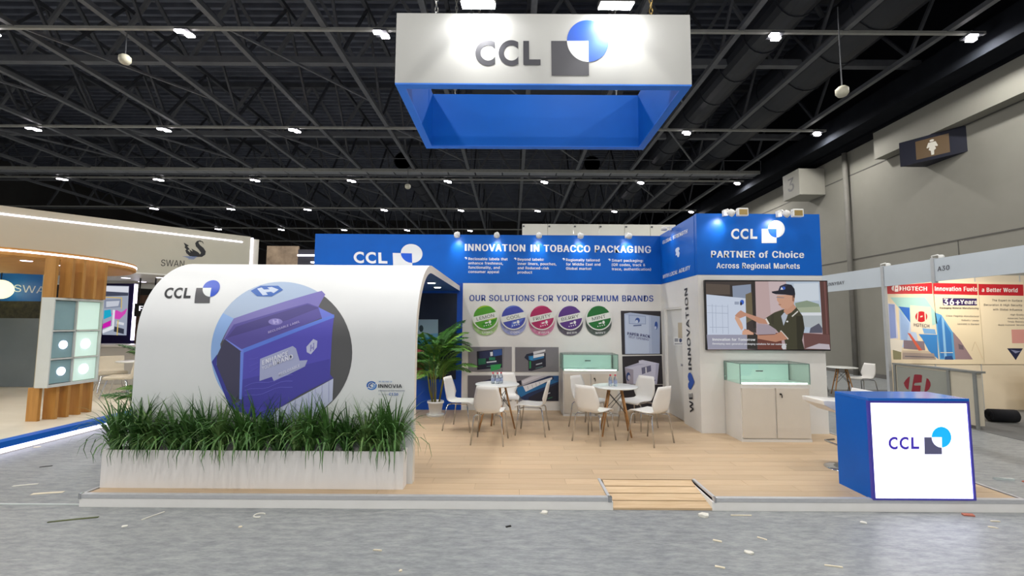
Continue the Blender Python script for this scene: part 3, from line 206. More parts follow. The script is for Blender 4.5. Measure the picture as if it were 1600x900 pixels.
TEXT=[
 ('back', 'heading_text', 'back', 'INNOVATION IN TOBACCO PACKAGING', [(-0.963, 3.326), (2.838, 3.304), (-0.965, 3.467)], 'f2f3f4', 0.034),
 ('back', 'caption_text', 'back', 'Reclosable labels that', [(-0.896, 3.135), (-0.094, 3.132), (-0.897, 3.188)], 'f2f3f4', 0.02),
 ('back', 'caption_text', 'back', 'enhance freshness,', [(-0.895, 3.046), (-0.188, 3.044), (-0.896, 3.1)], 'f2f3f4', 0.02),
 ('back', 'caption_text', 'back', 'functionality, and', [(-0.894, 2.958), (-0.254, 2.956), (-0.894, 3.011)], 'f2f3f4', 0.02),
 ('back', 'caption_text', 'back', 'consumer appeal', [(-0.893, 2.87), (-0.265, 2.868), (-0.893, 2.923)], 'f2f3f4', 0.02),
 ('back', 'caption_text', 'back', 'Beyond labels:', [(0.112, 3.13), (0.647, 3.128), (0.112, 3.183)], 'f2f3f4', 0.02),
 ('back', 'caption_text', 'back', 'inner liners, pouches,', [(0.112, 3.041), (0.903, 3.038), (0.112, 3.095)], 'f2f3f4', 0.02),
 ('back', 'caption_text', 'back', 'and Reduced-risk', [(0.113, 2.953), (0.752, 2.951), (0.113, 3.006)], 'f2f3f4', 0.02),
 ('back', 'caption_text', 'back', 'product', [(0.113, 2.865), (0.408, 2.864), (0.113, 2.918)], 'f2f3f4', 0.02),
 ('back', 'caption_text', 'back', 'Regionally tailored', [(1.103, 3.125), (1.788, 3.122), (1.103, 3.178)], 'f2f3f4', 0.02),
 ('back', 'caption_text', 'back', 'for Middle East and', [(1.103, 3.036), (1.804, 3.034), (1.103, 3.09)], 'f2f3f4', 0.02),
 ('back', 'caption_text', 'back', 'Global market', [(1.103, 2.948), (1.62, 2.946), (1.103, 3.001)], 'f2f3f4', 0.02),
 ('back', 'caption_text', 'back', 'Smart packaging:', [(2.039, 3.119), (2.679, 3.117), (2.039, 3.173)], 'f2f3f4', 0.02),
 ('back', 'caption_text', 'back', '(QR codes, track &', [(2.038, 3.031), (2.722, 3.028), (2.038, 3.084)], 'f2f3f4', 0.02),
 ('back', 'caption_text', 'back', 'trace, authentication)', [(2.037, 2.943), (2.837, 2.94), (2.037, 2.996)], 'f2f3f4', 0.02),
 ('back', 'heading_text', 'back', 'OUR SOLUTIONS FOR YOUR PREMIUM BRANDS', [(-0.86, 2.297), (2.871, 2.31), (-0.861, 2.417)], '2d4a9a', 0.022),
 ('tower', 'heading_text', 'tower', 'PARTNER of Choice', [(3.272, 2.948), (4.787, 2.95), (3.275, 3.056)], 'f2f3f4', 0.034),
 ('tower', 'caption_text', 'tower', 'Across Regional Markets', [(3.352, 2.771), (4.711, 2.77), (3.354, 2.86)], 'f2f3f4', 0.03),
 ('side', 'fascia_text', 'side', 'GLOBAL STRENGTH', [(-8.931, 3.457), (-7.664, 3.428), (-8.927, 3.524)], 'f2f3f4', 0.03),
 ('side', 'fascia_text', 'side', 'WITH LOCAL AGILITY', [(-8.973, 2.762), (-7.593, 2.782), (-8.949, 2.832)], 'f2f3f4', 0.03),
 ('side', 'column_text', 'side', 'WE', [(-7.584, 0.396), (-7.617, 0.698), (-7.736, 0.367)], '26262e', 0.02),
 ('side', 'column_text', 'side', 'INNOVATION', [(-7.624, 1.091), (-7.732, 2.477), (-7.752, 1.078)], '26262e', 0.02),
 ('tv', 'screen_text', 'tv', 'Innovation for Tomorrow', [(3.216, 1.592), (3.898, 1.593), (3.217, 1.631)], 'f2f3f4', 0.02),
 ('tv', 'screen_text', 'tv', 'Developing next-generation packaging solutions for our customers', [(3.214, 1.531), (4.397, 1.53), (3.215, 1.558)], 'e6e6ea', 0.02),
 ('poster5', 'printed_text', 'back', 'PAPER PACK', [(2.335, 1.633), (2.789, 1.576), (2.335, 1.687)], '3c3f78', 0.03),
 ('poster5', 'printed_text', 'back', 'SELF OPENING', [(2.359, 1.574), (2.762, 1.513), (2.36, 1.618)], '55588c', 0.0),
 ('shell', 'printed_text', 'shell', 'ENHANCE', [(-2.725, 1.259), (-2.451, 1.366), (-2.73, 1.307)], 'e8e9f6', 0.03),
 ('shell', 'printed_text', 'shell', 'YOUR', [(-2.728, 1.204), (-2.621, 1.243), (-2.734, 1.239)], 'e8e9f6', 0.0),
 ('shell', 'printed_text', 'shell', 'BRAND', [(-2.606, 1.253), (-2.395, 1.332), (-2.615, 1.298)], 'e8e9f6', 0.03),
 ('shell', 'printed_text', 'shell', 'RECLOSABLE', [(-2.539, 1.143), (-2.318, 1.242), (-2.544, 1.171)], 'dcdef2', 0.03),
 ('shell', 'printed_text', 'shell', 'RECLOSABLE LABEL', [(-2.68, 1.601), (-2.347, 1.723), (-2.685, 1.624)], 'b8b0e0', 0.02),
 ('shell', 'printed_text', 'shell', 'INNOVIA', [(-1.45, 1.02), (-1.195, 1.019), (-1.451, 1.059)], '2a2c34', 0.02),
 ('shell', 'printed_text', 'shell', 'WE ARE PART OF', [(-1.449, 1.08), (-1.303, 1.078), (-1.449, 1.094)], '5a8cc8', 0.02),
 ('shell', 'printed_text', 'shell', 'a division of CCL Industries', [(-1.451, 0.981), (-1.162, 0.979), (-1.452, 0.998)], '9aa2b4', 0.0),
 ('shell', 'printed_text', 'shell', 'at booth', [(-1.448, 0.945), (-1.34, 0.943), (-1.448, 0.96)], '9aa2b4', 0.0),
 ('shell', 'printed_text', 'shell', 'C130', [(-1.332, 0.939), (-1.235, 0.937), (-1.333, 0.966)], '2f5fb0', 0.03),
 ('hg', 'poster_text', 'hg', 'HGTECH', [(8.813, 2.64), (9.356, 2.638), (8.818, 2.73)], 'f4e8e2', 0.03),
 ('hg', 'poster_text', 'hg', 'HGTECH', [(9.022, 1.837), (9.36, 1.809), (9.021, 1.91)], '4a4650', 0.0),
 ('hg', 'poster_text', 'hg', 'China Flagship Manufacturer', [(9.75, 2.06), (10.494, 2.053), (9.753, 2.095)], '4a4650', 0),
 ('hg', 'poster_text', 'hg', 'Industry Leader', [(10.095, 1.967), (10.487, 1.959), (10.098, 2.002)], '4a4650', 0),
 ('hg', 'poster_text', 'hg', 'Laminated to Standard', [(9.995, 1.883), (10.48, 1.875), (9.997, 1.918)], '4a4650', 0),
 ('hg', 'poster_text', 'hg', 'Innovation Fuels', [(9.541, 2.639), (10.486, 2.634), (9.547, 2.737)], 'f4e8e2', 0.03),
 ('hg', 'poster_text', 'hg', '36+', [(9.72, 2.319), (10.072, 2.321), (9.729, 2.46)], 'f4eee8', 0.04),
 ('hg', 'poster_text', 'hg', 'Years', [(10.09, 2.343), (10.464, 2.345), (10.097, 2.438)], 'f4eee8', 0.03),
 ('hg', 'poster_text', 'hg', 'Packaging Material Manufacturing', [(9.627, 2.237), (10.494, 2.232), (9.63, 2.275)], '4a4650', 0.02),
 ('hg', 'poster_text', 'hg', 'a Better World', [(10.599, 2.623), (11.398, 2.617), (10.606, 2.716)], 'f4e8e2', 0.03),
 ('hg', 'poster_text', 'hg', 'The Expert in Surface', [(10.811, 2.413), (11.489, 2.406), (10.815, 2.456)], '4a4650', 0),
 ('hg', 'poster_text', 'hg', 'Decoration & High Security', [(10.622, 2.308), (11.48, 2.303), (10.625, 2.352)], '4a4650', 0),
 ('hg', 'poster_text', 'hg', 'with Global Influence', [(10.817, 2.207), (11.472, 2.2), (10.82, 2.25)], '4a4650', 0),
 ('hg', 'poster_text', 'hg', 'High Quality', [(11.201, 2.095), (11.501, 2.095), (11.203, 2.128)], '4a4650', 0),
 ('hg', 'poster_text', 'hg', 'Advanced Tech', [(11.126, 2.014), (11.494, 2.014), (11.129, 2.046)], '4a4650', 0),
 ('hg', 'poster_text', 'hg', 'Timely Delivery', [(11.12, 1.938), (11.488, 1.938), (11.123, 1.971)], '4a4650', 0),
 ('hg', 'poster_text', 'hg', 'Rapid Customer Service', [(10.912, 1.865), (11.482, 1.865), (10.914, 1.897)], '4a4650', 0),
 ('hgf', 'fascia_text', 'hgf', 'A30', [(-8.784, 2.922), (-8.545, 2.927), (-8.778, 3.012)], '50525a', 0.02),
 ('hgf', 'fascia_text', 'hgf', 'SUNNYBAY', [(-11.988, 2.882), (-11.276, 2.887), (-11.982, 2.968)], '50525a', 0.015),
 ('swan', 'fascia_text', 'swan', 'SWAN', [(2.961, 3.346), (3.476, 3.368), (2.962, 3.521)], '1a1b1e', 0.0),
 ('bluewall', 'sign_text', 'blue', 'THE SWAN', [(-13.683, 2.638), (-11.746, 2.518), (-13.685, 2.82)], 'cfe0f4', 0.0),
 ('fa', 'sign_text', 'bg', 'FA', [(-10.798, 2.145), (-10.548, 2.135), (-10.8, 2.286)], 'f4f6ff', 0.04),
]
LOGO=[
 ('sign', 'sign', [(-0.513, 5.324), (0.368, 5.329), (-0.517, 5.667)], ('33333a', '3a3a40', '1c52b4', 'd9dad6')),
 ('counter', 'counter', [(3.79, 0.613), (4.098, 0.615), (3.795, 0.731)], ('34248c', '42425a', '0a96ff', 'f4f4ff')),
 ('back', 'back', [(-3.238, 3.065), (-2.55, 3.05), (-3.252, 3.29)], ('f2f3f4', 'eceeee', 'eceeee', '0a5ad8')),
 ('tower', 'tower', [(3.604, 3.258), (4.035, 3.261), (3.61, 3.424)], ('f2f3f4', 'eef0f0', 'f4f6f6', '1a62dc')),
 ('shell', 'shell', [(-3.954, 2.007), (-3.652, 2.009), (-3.999, 2.155)], ('17191f', '4a4a4e', '0b46c0', 'dfe3e2')),
]
TINS=[('LEMON', -0.534, 1.967, '4e9a22', '9cc01e'), ('COOL', 0.034, 1.971, '3f49a6', '5f78c8'), ('FRUITY', 0.606, 1.97, 'a81c58', 'c23a70'), ('BERRY', 1.176, 1.968, '55307e', '5f3788'), ('MINT', 1.756, 1.972, '176a2c', '1a7030')]
SWAN0=(-11.64,10.0)
SWAND=(0.70609,0.70812)

YB, YT, XS = 9.1, 7.3, 3.04
def shell_yz(s, off=0.):
    yf, zc, R = SHELL; h = zc - .12
    if s < h: return yf - off, .12 + s
    a = (s - h) / R
    if a < math.pi / 2: return yf + R - (R + off) * math.cos(a), zc + (R + off) * math.sin(a)
    return yf + R + (s - h - R * math.pi / 2), zc + R + off
_sn = Vector((SWAND[1], -SWAND[0], 0))
def S_shell(u, v, o=0.):
    y, z = shell_yz(v, o); return Vector((u, y, z))
SURF = dict(back=lambda u, v, o=0.: Vector((u, YB - o, v)), tower=lambda u, v, o=0.: Vector((u, YT - o, v)), side=lambda u, v, o=0.: Vector((XS - o, -u, v)),
    tv=lambda u, v, o=0.: Vector((u, 7.23 - o, v)), counter=lambda u, v, o=0.: Vector((u, 4.6 - o, v)), sign=lambda u, v, o=0.: Vector((u, 5.8 - o, v)), shell=S_shell,
    hg=lambda u, v, o=0.: Vector((u, 10.1 - o, v)), hgf=lambda u, v, o=0.: Vector((8.4 - o, -u, v)), hgc=lambda u, v, o=0.: Vector((8.38 - o, -u, v)),
    blue=lambda u, v, o=0.: Vector((u, 11.5 - o, v)), scr=lambda u, v, o=0.: Vector((u, 14. - o, v)), bg=lambda u, v, o=0.: Vector((u, 13. - o, v)),
    swan=lambda u, v, o=0.: Vector((SWAN0[0] + SWAND[0] * u, SWAN0[1] + SWAND[1] * u, v)) + _sn * o)
def clip_band(poly, lo, hi):
    for sgn, lim in ((1, lo), (-1, hi)):
        out = []
        for i in range(len(poly)):
            a, b = poly[i], poly[(i + 1) % len(poly)]; da = sgn * (a[1] - lim); db = sgn * (b[1] - lim)
            if da >= 0: out.append(a)
            if da * db < 0: t = da / (da - db); out.append((a[0] + (b[0] - a[0]) * t, a[1] + (b[1] - a[1]) * t))
        poly = out
        if not poly: return []
    return poly
def flat(name, surf, items, m, parent, off=.002, step=.0002, label=None):
    """coloured flat print: polygons laid one over another on a surface, one mesh"""
    fn = SURF[surf]; vs = []; fs = []; cols = []
    for k, (c, poly) in enumerate(items):
        d = off + step * k; cl = (*lin(c), 1)
        tris = tessellate_polygon([[Vector((u, v, 0)) for u, v in poly]])
        for t in tris:
            p = [poly[i] for i in t]
            if surf == 'shell':
                lo = min(q[1] for q in p); hi = max(q[1] for q in p); b = math.floor(lo / .02) * .02; pieces = []
                if hi < SHELL[1] - .12: pieces = [p]
                else:
                    while b < hi:
                        pc = clip_band(p, b, b + .02)
                        if len(pc) > 2: pieces.append(pc)
                        b += .02
            else: pieces = [p]
            for pc in pieces:
                o = len(vs); vs += [fn(u, v, d) for u, v in pc]; fs.append(tuple(range(o, o + len(pc)))); cols.append(cl)
    inv = root_matrix(parent).inverted() if parent is not None else Matrix.Identity(4)
    me = bpy.data.meshes.new(name); me.from_pydata([tuple(inv @ p) for p in vs], [], fs); me.update()
    ca = me.color_attributes.new('ink', 'FLOAT_COLOR', 'CORNER')
    buf = []
    for pl in me.polygons: buf += list(cols[pl.index]) * pl.loop_total
    ca.data.foreach_set('color', buf)
    me.materials.append(m); o = bpy.data.objects.new(name, me); COL.objects.link(o); o.parent = parent
    if label: o['label'] = label
    return o
try: FONT = bpy.data.fonts.load(bpy.utils.system_resource('DATAFILES', path='fonts') + '/Inter.woff2')   # Blender's own interface typeface
except Exception: FONT = None
GLYPH = {}
def raw_text(s, off=0.):
    cu = bpy.data.curves.new('txt', 'FONT'); cu.body = s; cu.size = 1.; cu.offset = off; cu.resolution_u = 3; cu.fill_mode = 'FRONT'
    if FONT: cu.font = FONT
    o = bpy.data.objects.new('txt', cu); COL.objects.link(o)
    dg = bpy.context.evaluated_depsgraph_get(); me = o.evaluated_get(dg).to_mesh()
    v = [(p.co.x, p.co.y) for p in me.vertices]; f = [tuple(p.vertices) for p in me.polygons]
    o.evaluated_get(dg).to_mesh_clear(); bpy.data.objects.remove(o); bpy.data.curves.remove(cu)
    return v, f
def width(s): v = raw_text(s)[0]; return max(p[0] for p in v) - min(p[0] for p in v)
CAP = max(p[1] for p in raw_text('H')[0]); HH = width('HH')
RAW = {}
def raw_glyph(c):
    if c not in RAW: RAW[c] = (*raw_text(c), width('H' + c + 'H') - HH)
    return RAW[c]
for c in sorted(set(''.join(t[3] for t in TEXT) + 'LEMONCOOLFRUITYBERRYMINT3') - {' ', 'I'}): raw_glyph(c)
def glyph(c, bold):
    if (c, bold) not in GLYPH:
        if c == 'I': h = .048; adv = .245 + bold * 1.6; GLYPH[(c, bold)] = ([(adv / 2 - h, 0), (adv / 2 + h, 0), (adv / 2 + h, CAP), (adv / 2 - h, CAP)], [(0, 1, 2, 3)], adv)
        elif c == ' ': GLYPH[(c, bold)] = ([], [], .27)
        else: v, f, adv = raw_glyph(c); GLYPH[(c, bold)] = (v, f, adv + bold * 1.6)
    return GLYPH[(c, bold)]
def text_shape(s, bold):
    vs = []; fs = []; x = 0.
    for c in s:
        v, f, adv = glyph(c, bold); o = len(vs); vs += [(p[0] + x, p[1]) for p in v]; fs += [tuple(i + o for i in q) for q in f]; x += adv
    return vs, fs
def text_on(name, surf, s, q, c, bold, m, parent, off=.004):
    v, f = text_shape(s, bold); x0 = min(p[0] for p in v); x1 = max(p[0] for p in v); fn = SURF[surf]
    (ax, ay), (bx, by), (cx, cy) = q
    vs = []; one = list(f); f = []
    for k, (ox, oy) in enumerate([(0, 0)] if bold <= 0 else [(0, 0), (bold, .006), (-bold, -.006), (bold * .5, -.006), (-bold * .5, .006)]):
        f += [tuple(i + len(vs) for i in q4) for q4 in one]
        for x, y in v:
            a = (x + ox - x0) / (x1 - x0); b = (y + oy) / CAP
            vs.append(fn(ax + (bx - ax) * a + (cx - ax) * b, ay + (by - ay) * a + (cy - ay) * b, off + .00012 * k))
    inv = root_matrix(parent).inverted()
    me = bpy.data.meshes.new(name); me.from_pydata([tuple(inv @ p) for p in vs], [], f); me.update()
    ca = me.color_attributes.new('ink', 'FLOAT_COLOR', 'CORNER'); ca.data.foreach_set('color', list((*lin(c), 1)) * len(me.loops))
    me.materials.append(m); o = bpy.data.objects.new(name, me); COL.objects.link(o); o.parent = parent
    return o
def texts(owner, parent, m=None, off=.004):
    for ow, name, surf, s, q, c, bold in TEXT:
        if ow == owner: text_on(name, surf, s, q, c, bold, m or PRINT, parent, off)
def arcp(cx, cy, r, a0, a1, n):
    return [(cx + r * math.cos(math.radians(a0 + (a1 - a0) * i / n)), cy + r * math.sin(math.radians(a0 + (a1 - a0) * i / n))) for i in range(n + 1)]
def logo(owner, parent, m=None, off=.004):
    m = m or PRINT
    for ow, surf, q, cols in LOGO:
        if ow != owner: continue
        (ax, ay), (bx, by), (cx, cy) = q
        T = lambda P: [(ax + (bx - ax) * x / 2.69 + (cx - ax) * y, ay + (by - ay) * x / 2.69 + (cy - ay) * y) for x, y in P]
        C = arcp(.53, .5, .53, 58, 302, 26) + arcp(.53, .5, .315, 333, 27, 22)
        C2 = [(x + .96, y) for x, y in C]; L = [(1.98, 0), (2.69, 0), (2.69, .235), (2.22, .235), (2.22, 1), (1.98, 1)]
        for P in (C, C2, L): flat('letter', surf, [(cols[0], T(P))], m, parent, off)
        flat('logo_square', surf, [(cols[1], T([(3.14, -.43), (4.68, -.43), (4.68, 1.), (3.14, 1.)]))], m, parent, off)
        flat('logo_circle', surf, [(cols[2], T(arcp(4.66, 1., .868, 0, 357, 48)))], m, parent, off + .0006)
        flat('logo_quarter', surf, [(cols[3], T([(4.68, 1.)] + arcp(4.66, 1., .868, 180, 271, 16)))], m, parent, off + .0012)
def sheet(name, key, m, parent, label=None, thick=.004, base=0.):
    """a mounted print: thin board of the first polygon plus the ink"""
    surf, items = PICS[key]
    b = MB().prism(items[0][1], SURF[surf], base, base + thick).build(name, m, parent, label=label)
    return flat('print', surf, items, PRINT, b.parent if False else parent, off=base + thick + .001)
# ================================================================ THE HALL
ORD = 'first second third fourth fifth sixth seventh eighth ninth tenth eleventh twelfth thirteenth fourteenth fifteenth sixteenth seventeenth eighteenth'.split()
def floor_material():
    m = bpy.data.materials.new('hall_floor'); m.use_nodes = True; nt = m.node_tree; N = nt.nodes; L = nt.links; b = N['Principled BSDF']
    tc = N.new('ShaderNodeTexCoord')
    def nz(scale, stretch, detail=6., rot=0.):
        mp = N.new('ShaderNodeMapping'); mp.inputs['Scale'].default_value = stretch; mp.inputs['Rotation'].default_value = (0, 0, rot); L.new(tc.outputs['Object'], mp.inputs[0])
        n = N.new('ShaderNodeTexNoise'); n.inputs['Scale'].default_value = scale; n.inputs['Detail'].default_value = detail; n.inputs['Roughness'].default_value = .65; L.new(mp.outputs[0], n.inputs['Vector']); return n
    def ramp(src, p0, c0, p1, c1):
        r = N.new('ShaderNodeValToRGB'); r.color_ramp.elements[0].position = p0; r.color_ramp.elements[1].position = p1
        r.color_ramp.elements[0].color = (*lin(c0), 1); r.color_ramp.elements[1].color = (*lin(c1), 1); L.new(src.outputs['Fac'], r.inputs[0]); return r
    base = ramp(nz(.55, (1, 1.6, 1)), .32, '84888a', .68, '9c9e9c')
    fine = ramp(nz(5.5, (1, 3.2, 1), 12., .3), .36, '646a70', .66, 'aeb1b0')
    scr = ramp(nz(22., (1, 6., 1), 6., -.5), .40, '6e7276', .62, 'a4a6a6')
    scuff = ramp(nz(1.7, (1, 5., 1), 9., -.12), .60, '000000', .74, 'ffffff')
    mx = N.new('ShaderNodeMix'); mx.data_type = 'RGBA'; mx.inputs[0].default_value = .62; L.new(base.outputs[0], mx.inputs[6]); L.new(fine.outputs[0], mx.inputs[7])
    m0 = N.new('ShaderNodeMix'); m0.data_type = 'RGBA'; m0.inputs[0].default_value = .3; L.new(mx.outputs[2], m0.inputs[6]); L.new(scr.outputs[0], m0.inputs[7]); mx = m0
    m2 = N.new('ShaderNodeMix'); m2.data_type = 'RGBA'; L.new(mx.outputs[2], m2.inputs[6]); m2.inputs[7].default_value = (*lin('bfc1be'), 1)
    sc = N.new('ShaderNodeMath'); sc.operation = 'MULTIPLY'; sc.inputs[1].default_value = .45; L.new(scuff.outputs[0], sc.inputs[0]); L.new(sc.outputs[0], m2.inputs[0])
    L.new(m2.outputs[2], b.inputs['Base Color']); b.inputs['Roughness'].default_value = .42; b.inputs['Specular IOR Level'].default_value = .35
    return m
FLOORM = floor_material()
struct(MB().box(-34, 13, -9, 46, -.2, 0).build('floor', FLOORM), 'scuffed grey hall floor in front of the stand')
STEEL = mat('black_steel', '45474d', .55, noise='383a3f', scale=3)
STEEL2 = mat('grey_steel', '636569', .5, noise='54565a', scale=3)
DECK = mat('roof_deck', '5c606c', .6, noise='464a55', scale=1.2)
RAILM = mat('pale_rail', '9a9a94', .5, noise='8c8c86', scale=5)
# corrugated roof deck: ribs along x
d = MB(); prof = []; y = 3.
while y < 46: prof += [(y, 12.6), (y + .16, 12.6), (y + .2, 12.46), (y + .31, 12.46)]; y += .35
vs = [(x, yy, zz) for x in (-34, 13) for yy, zz in prof]; n = len(prof)
d.add(vs, [(i, i + 1, n + i + 1, n + i) for i in range(n - 1)]); d.box(-34, 13, -9, 46, 12.75, 12.9); d.box(-34, 13, -9, 3., 12.5, 12.75)
struct(d.build('ceiling', DECK), 'dark corrugated roof deck over the trusses')
WALLM = mat('hall_wall', '8b8980', .8, noise='838178', scale=.5)
w = struct(MB().box(13, 13.3, -9, 46, 0, 8.55).build('wall_right', WALLM), 'grey beige panelled hall wall')
GROOVE = mat('groove_dark', '5e5c58', .8, noise='565450', scale=2)
for z in (4.33, 7.58): MB().box(12.985, 13.0, -9, 46, z, z + .035).build('panel_joint', GROOVE, w)
for yy in (6.5, 12.9, 19.3, 25.7): MB().box(12.99, 13.0, yy, yy + .02, 0, 4.33).build('panel_joint', GROOVE, w)
struct(MB().box(12.6, 12.998, -9, 15.2, 7.615, 8.55).build('trim_2', WALLM), 'proud grey band along the top of the hall wall')
struct(MB().box(12.5, 13.3, -9, 46, 8.55, 12.6).build('wall_upper', mat('black_soffit', '1a1b20', .95, noise='15161a', scale=2, spec=.05)), 'black soffit above the hall wall')
struct(MB().box(-34, 13, 46, 46.3, 0, 12.9).build('wall_back', mat('far_wall', '3c3a3a', .8, noise='322f2e', scale=.4)), 'dark far end wall of the hall')
struct(MB().box(-34.3, -34, -9, 46, 0, 12.9).build('wall_left', mat('far_wall2', '403e3c', .8, noise='343230', scale=.4)), 'dark side wall of the hall')
struct(MB().box(12.93, 13.0, -9, 46, 0, .14).build('baseboard_right', mat('wall_base', '6c6a66', .7, noise='605e5a', scale=2)), 'grey skirting along the hall wall')
# wall furniture
pipe = MB().tube([(12.85, 16.9, 0), (12.85, 16.9, 8.5)], .09, 10).build('wall_pipe', mat('pipe_grey', '77756f', .6, noise='6c6a64', scale=3), None, True)
tag(pipe, 'grey vertical pipe running up the hall wall', 'pipe')
bx = thing('numbered_box', 'pale box sign with a black number three on the hall wall', 'sign', (12.5, 18.6, 7.2))
MB().box(11.9, 12.97, 18.2, 19.3, 7.25, 8.35).build('box_body', mat('box_beige', '9c9a90', .6, noise='a09e94', scale=2), bx)
SURF['n3'] = lambda u, v, o=0.: Vector((u, 18.2 - o, v)); SURF['n3s'] = lambda u, v, o=0.: Vector((11.9 - o, -u, v))
text_on('number', 'n3s', '3', [(-18.95, 7.55), (-18.55, 7.55), (-18.95, 8.1)], '2c2c2e', .01, PRINT, bx)
wc = thing('toilet_sign', 'dark navy wedge sign with a brown panel on the hall wall', 'sign', (12.6, 13., 7.))
NAVY = mat('sign_navy', '0c1128', .6, noise='0a0e22', scale=2)
SURF['wc'] = lambda u, v, o=0.: Vector((12.25 + .75 * (u) - o * .8, 13.6 - 1.1 * u - o * .6, v))
MB().prism([(12.2, 13.75), (13., 12.45), (13., 13.75)], lambda u, v, dd: Vector((u, v, dd)), 6.83, 7.6).build('wedge_body', NAVY, wc)
SURF['wc'] = lambda u, v, o=0.: Vector((12.2 + .8 * u, 13.75 - 1.3 * u, v)) + Vector((-.852, -.524, 0)) * o
flat('brown_panel', 'wc', [('5f4826', [(.26, 6.93), (.76, 6.93), (.76, 7.5), (.26, 7.5)])], PRINT, wc, .004)
fig = [(.49, 6.97), (.53, 6.97), (.535, 7.1), (.565, 7.14), (.55, 7.22), (.585, 7.2), (.595, 7.22), (.565, 7.36), (.455, 7.36), (.425, 7.22), (.435, 7.2), (.47, 7.22), (.455, 7.14), (.485, 7.1)]
flat('person_symbol', 'wc', [('d8d4c8', fig), ('d8d4c8', arcp(.51, 7.41, .034, 0, 345, 12))], PRINT, wc, .008)
# trusses running away from the camera
tr = thing('roof_truss', 'black steel lattice truss running along the hall roof', 'truss', (0, 0, 0), group='parallel roof trusses')
MB().box(-.07, .07, 2, 46, 9.05, 9.17).build('bottom_chord', STEEL2, tr); MB().box(-.06, .06, 2, 46, 11.7, 11.84).build('top_chord', STEEL, tr)
dg1 = MB().bar((0, 0, 9.1), (0, 1.9, 11.75), .07).build('diagonal', STEEL, tr); dg2 = MB().bar((0, 3.8, 9.1), (0, 1.9, 11.75), .07).build('diagonal', STEEL, tr)
for k in range(11):
    for s in (dg1, dg2):
        if k == 0: s.location = (0, 4, 0); continue
        c = s.copy(); COL.objects.link(c); c.location = (0, 4 + 3.8 * k, 0)
used = []
for n_, k in enumerate(range(5, -10, -1)): place(tr, used, (-2.09 + 2.56 * k, 0, 0), 0, 'black lattice truss along the hall roof, %s from the hall wall' % ORD[n_])
# girders across the hall
gi = thing('cross_girder', 'deep black lattice girder spanning across the hall roof', 'girder', (0, 0, 0), group='girders across the roof')
MB().box(-34, 12.48, -.1, .1, 9.75, 9.95).build('bottom_chord', STEEL2, gi); MB().box(-34, 12.48, -.1, .1, 11.9, 12.1).build('top_chord', STEEL, gi)
ga = MB().bar((0, 0, 9.85), (1.28, 0, 12.), .1).build('diagonal', STEEL2, gi); gb = MB().bar((2.56, 0, 9.85), (1.28, 0, 12.), .1).build('diagonal', STEEL2, gi)
for k in range(17):
    for s in (ga, gb):
        if k == 0: s.location = (-33, 0, 0); continue
        c = s.copy(); COL.objects.link(c); c.location = (-33 + 2.56 * k, 0, 0)
used = []
for n_, y in enumerate((13.2, 18.6, 24.8, 31.2)): place(gi, used, (0, y, 0), 0, 'deep black lattice girder across the hall roof, %s nearest' % ORD[n_])
# bracing rods between the trusses
br = tag(MB().bar((0, 0, 0), (2.56, 3.8, 0), .06).build('roof_brace', STEEL2), 'thin steel cross brace between two roof trusses', 'brace', 'roof braces')
k = 0
for i in range(-8, 4):
    for y in (10.4, 15.9, 21.4, 28.):
        if (i + int(y)) % 2: continue
        c = br if k == 0 else br.copy()
        if k: COL.objects.link(c)
        c.location = (-2.09 + 2.56 * i, y, 9.1); k += 1
# ducts
DUCT = mat('duct_dark', '2e3036', .5, noise='282a30', scale=2, bump=.1)
for x, r, y0, y1, z, lb in ((7., .5, 6, 27, 9.95, 'round black ventilation duct above the tower'), (9.5, .75, 5, 30, 10.2, 'widest round black ventilation duct beside the hall wall'), (3.9, .38, 21.5, 31, 9.7, 'short slim round duct deep over the white glazed wall'), (-5.4, .42, 21.5, 33, 9.8, 'slim round duct deep over the blue back wall')):
    o = MB(); o.tube([(x, y0, z), (x, y1, z)], r, 18); yy = y0
    while yy < y1: o.tube([(x, yy, z), (x, yy + .06, z)], r + .03, 18); yy += 1.5
    tag(o.build('air_duct', DUCT, None, False), lb, 'duct')
tag(MB().box(11.75, 12.45, 3, 40, 8.62, 9.4).build('cable_tray', mat('tray_black', '202227', .95, noise='191b1f', scale=2, spec=.05)), 'black boxed cable tray along the top of the hall wall', 'cable tray')
tag(MB().box(-1.5, 4., 13.9, 17.6, 10.2, 11.2).build('air_unit', DUCT, None, False, .04), 'large dark boxed air unit hanging above the sign', 'air unit')
# catwalk across
cw = thing('catwalk', 'pale steel catwalk with thin handrails crossing the hall roof', 'catwalk', (0, 21, 9.))
CWM = mat('catwalk_pan', '8a8c90', .5, noise='7c7e82', scale=1.5)
pan = MB().box(.03, 1.27, 20.75, 21.3, 9.02, 9.07).build('deck_panel', CWM, cw); x = -33.
pan.location.x = x - 0.
while x < 11.:
    x += 1.3
    c = pan.copy(); COL.objects.link(c); c.location.x = x
MB().box(-33, 11.7, 20.66, 20.74, 8.96, 9.1).build('edge_beam', RAILM, cw); MB().box(-33, 11.7, 21.3, 21.38, 8.96, 9.1).build('edge_beam', STEEL2, cw)
MB().tube([(-33, 20.7, 9.6), (11.7, 20.7, 9.6)], .02, 6).build('handrail', STEEL2, cw)
post = MB().tube([(0, 20.7, 9.1), (0, 20.7, 9.6)], .018, 6).build('rail_post', STEEL2, cw); post.location.x = -32
for k in range(1, 26):
    c = post.copy(); COL.objects.link(c); c.location.x = -32 + 1.75 * k
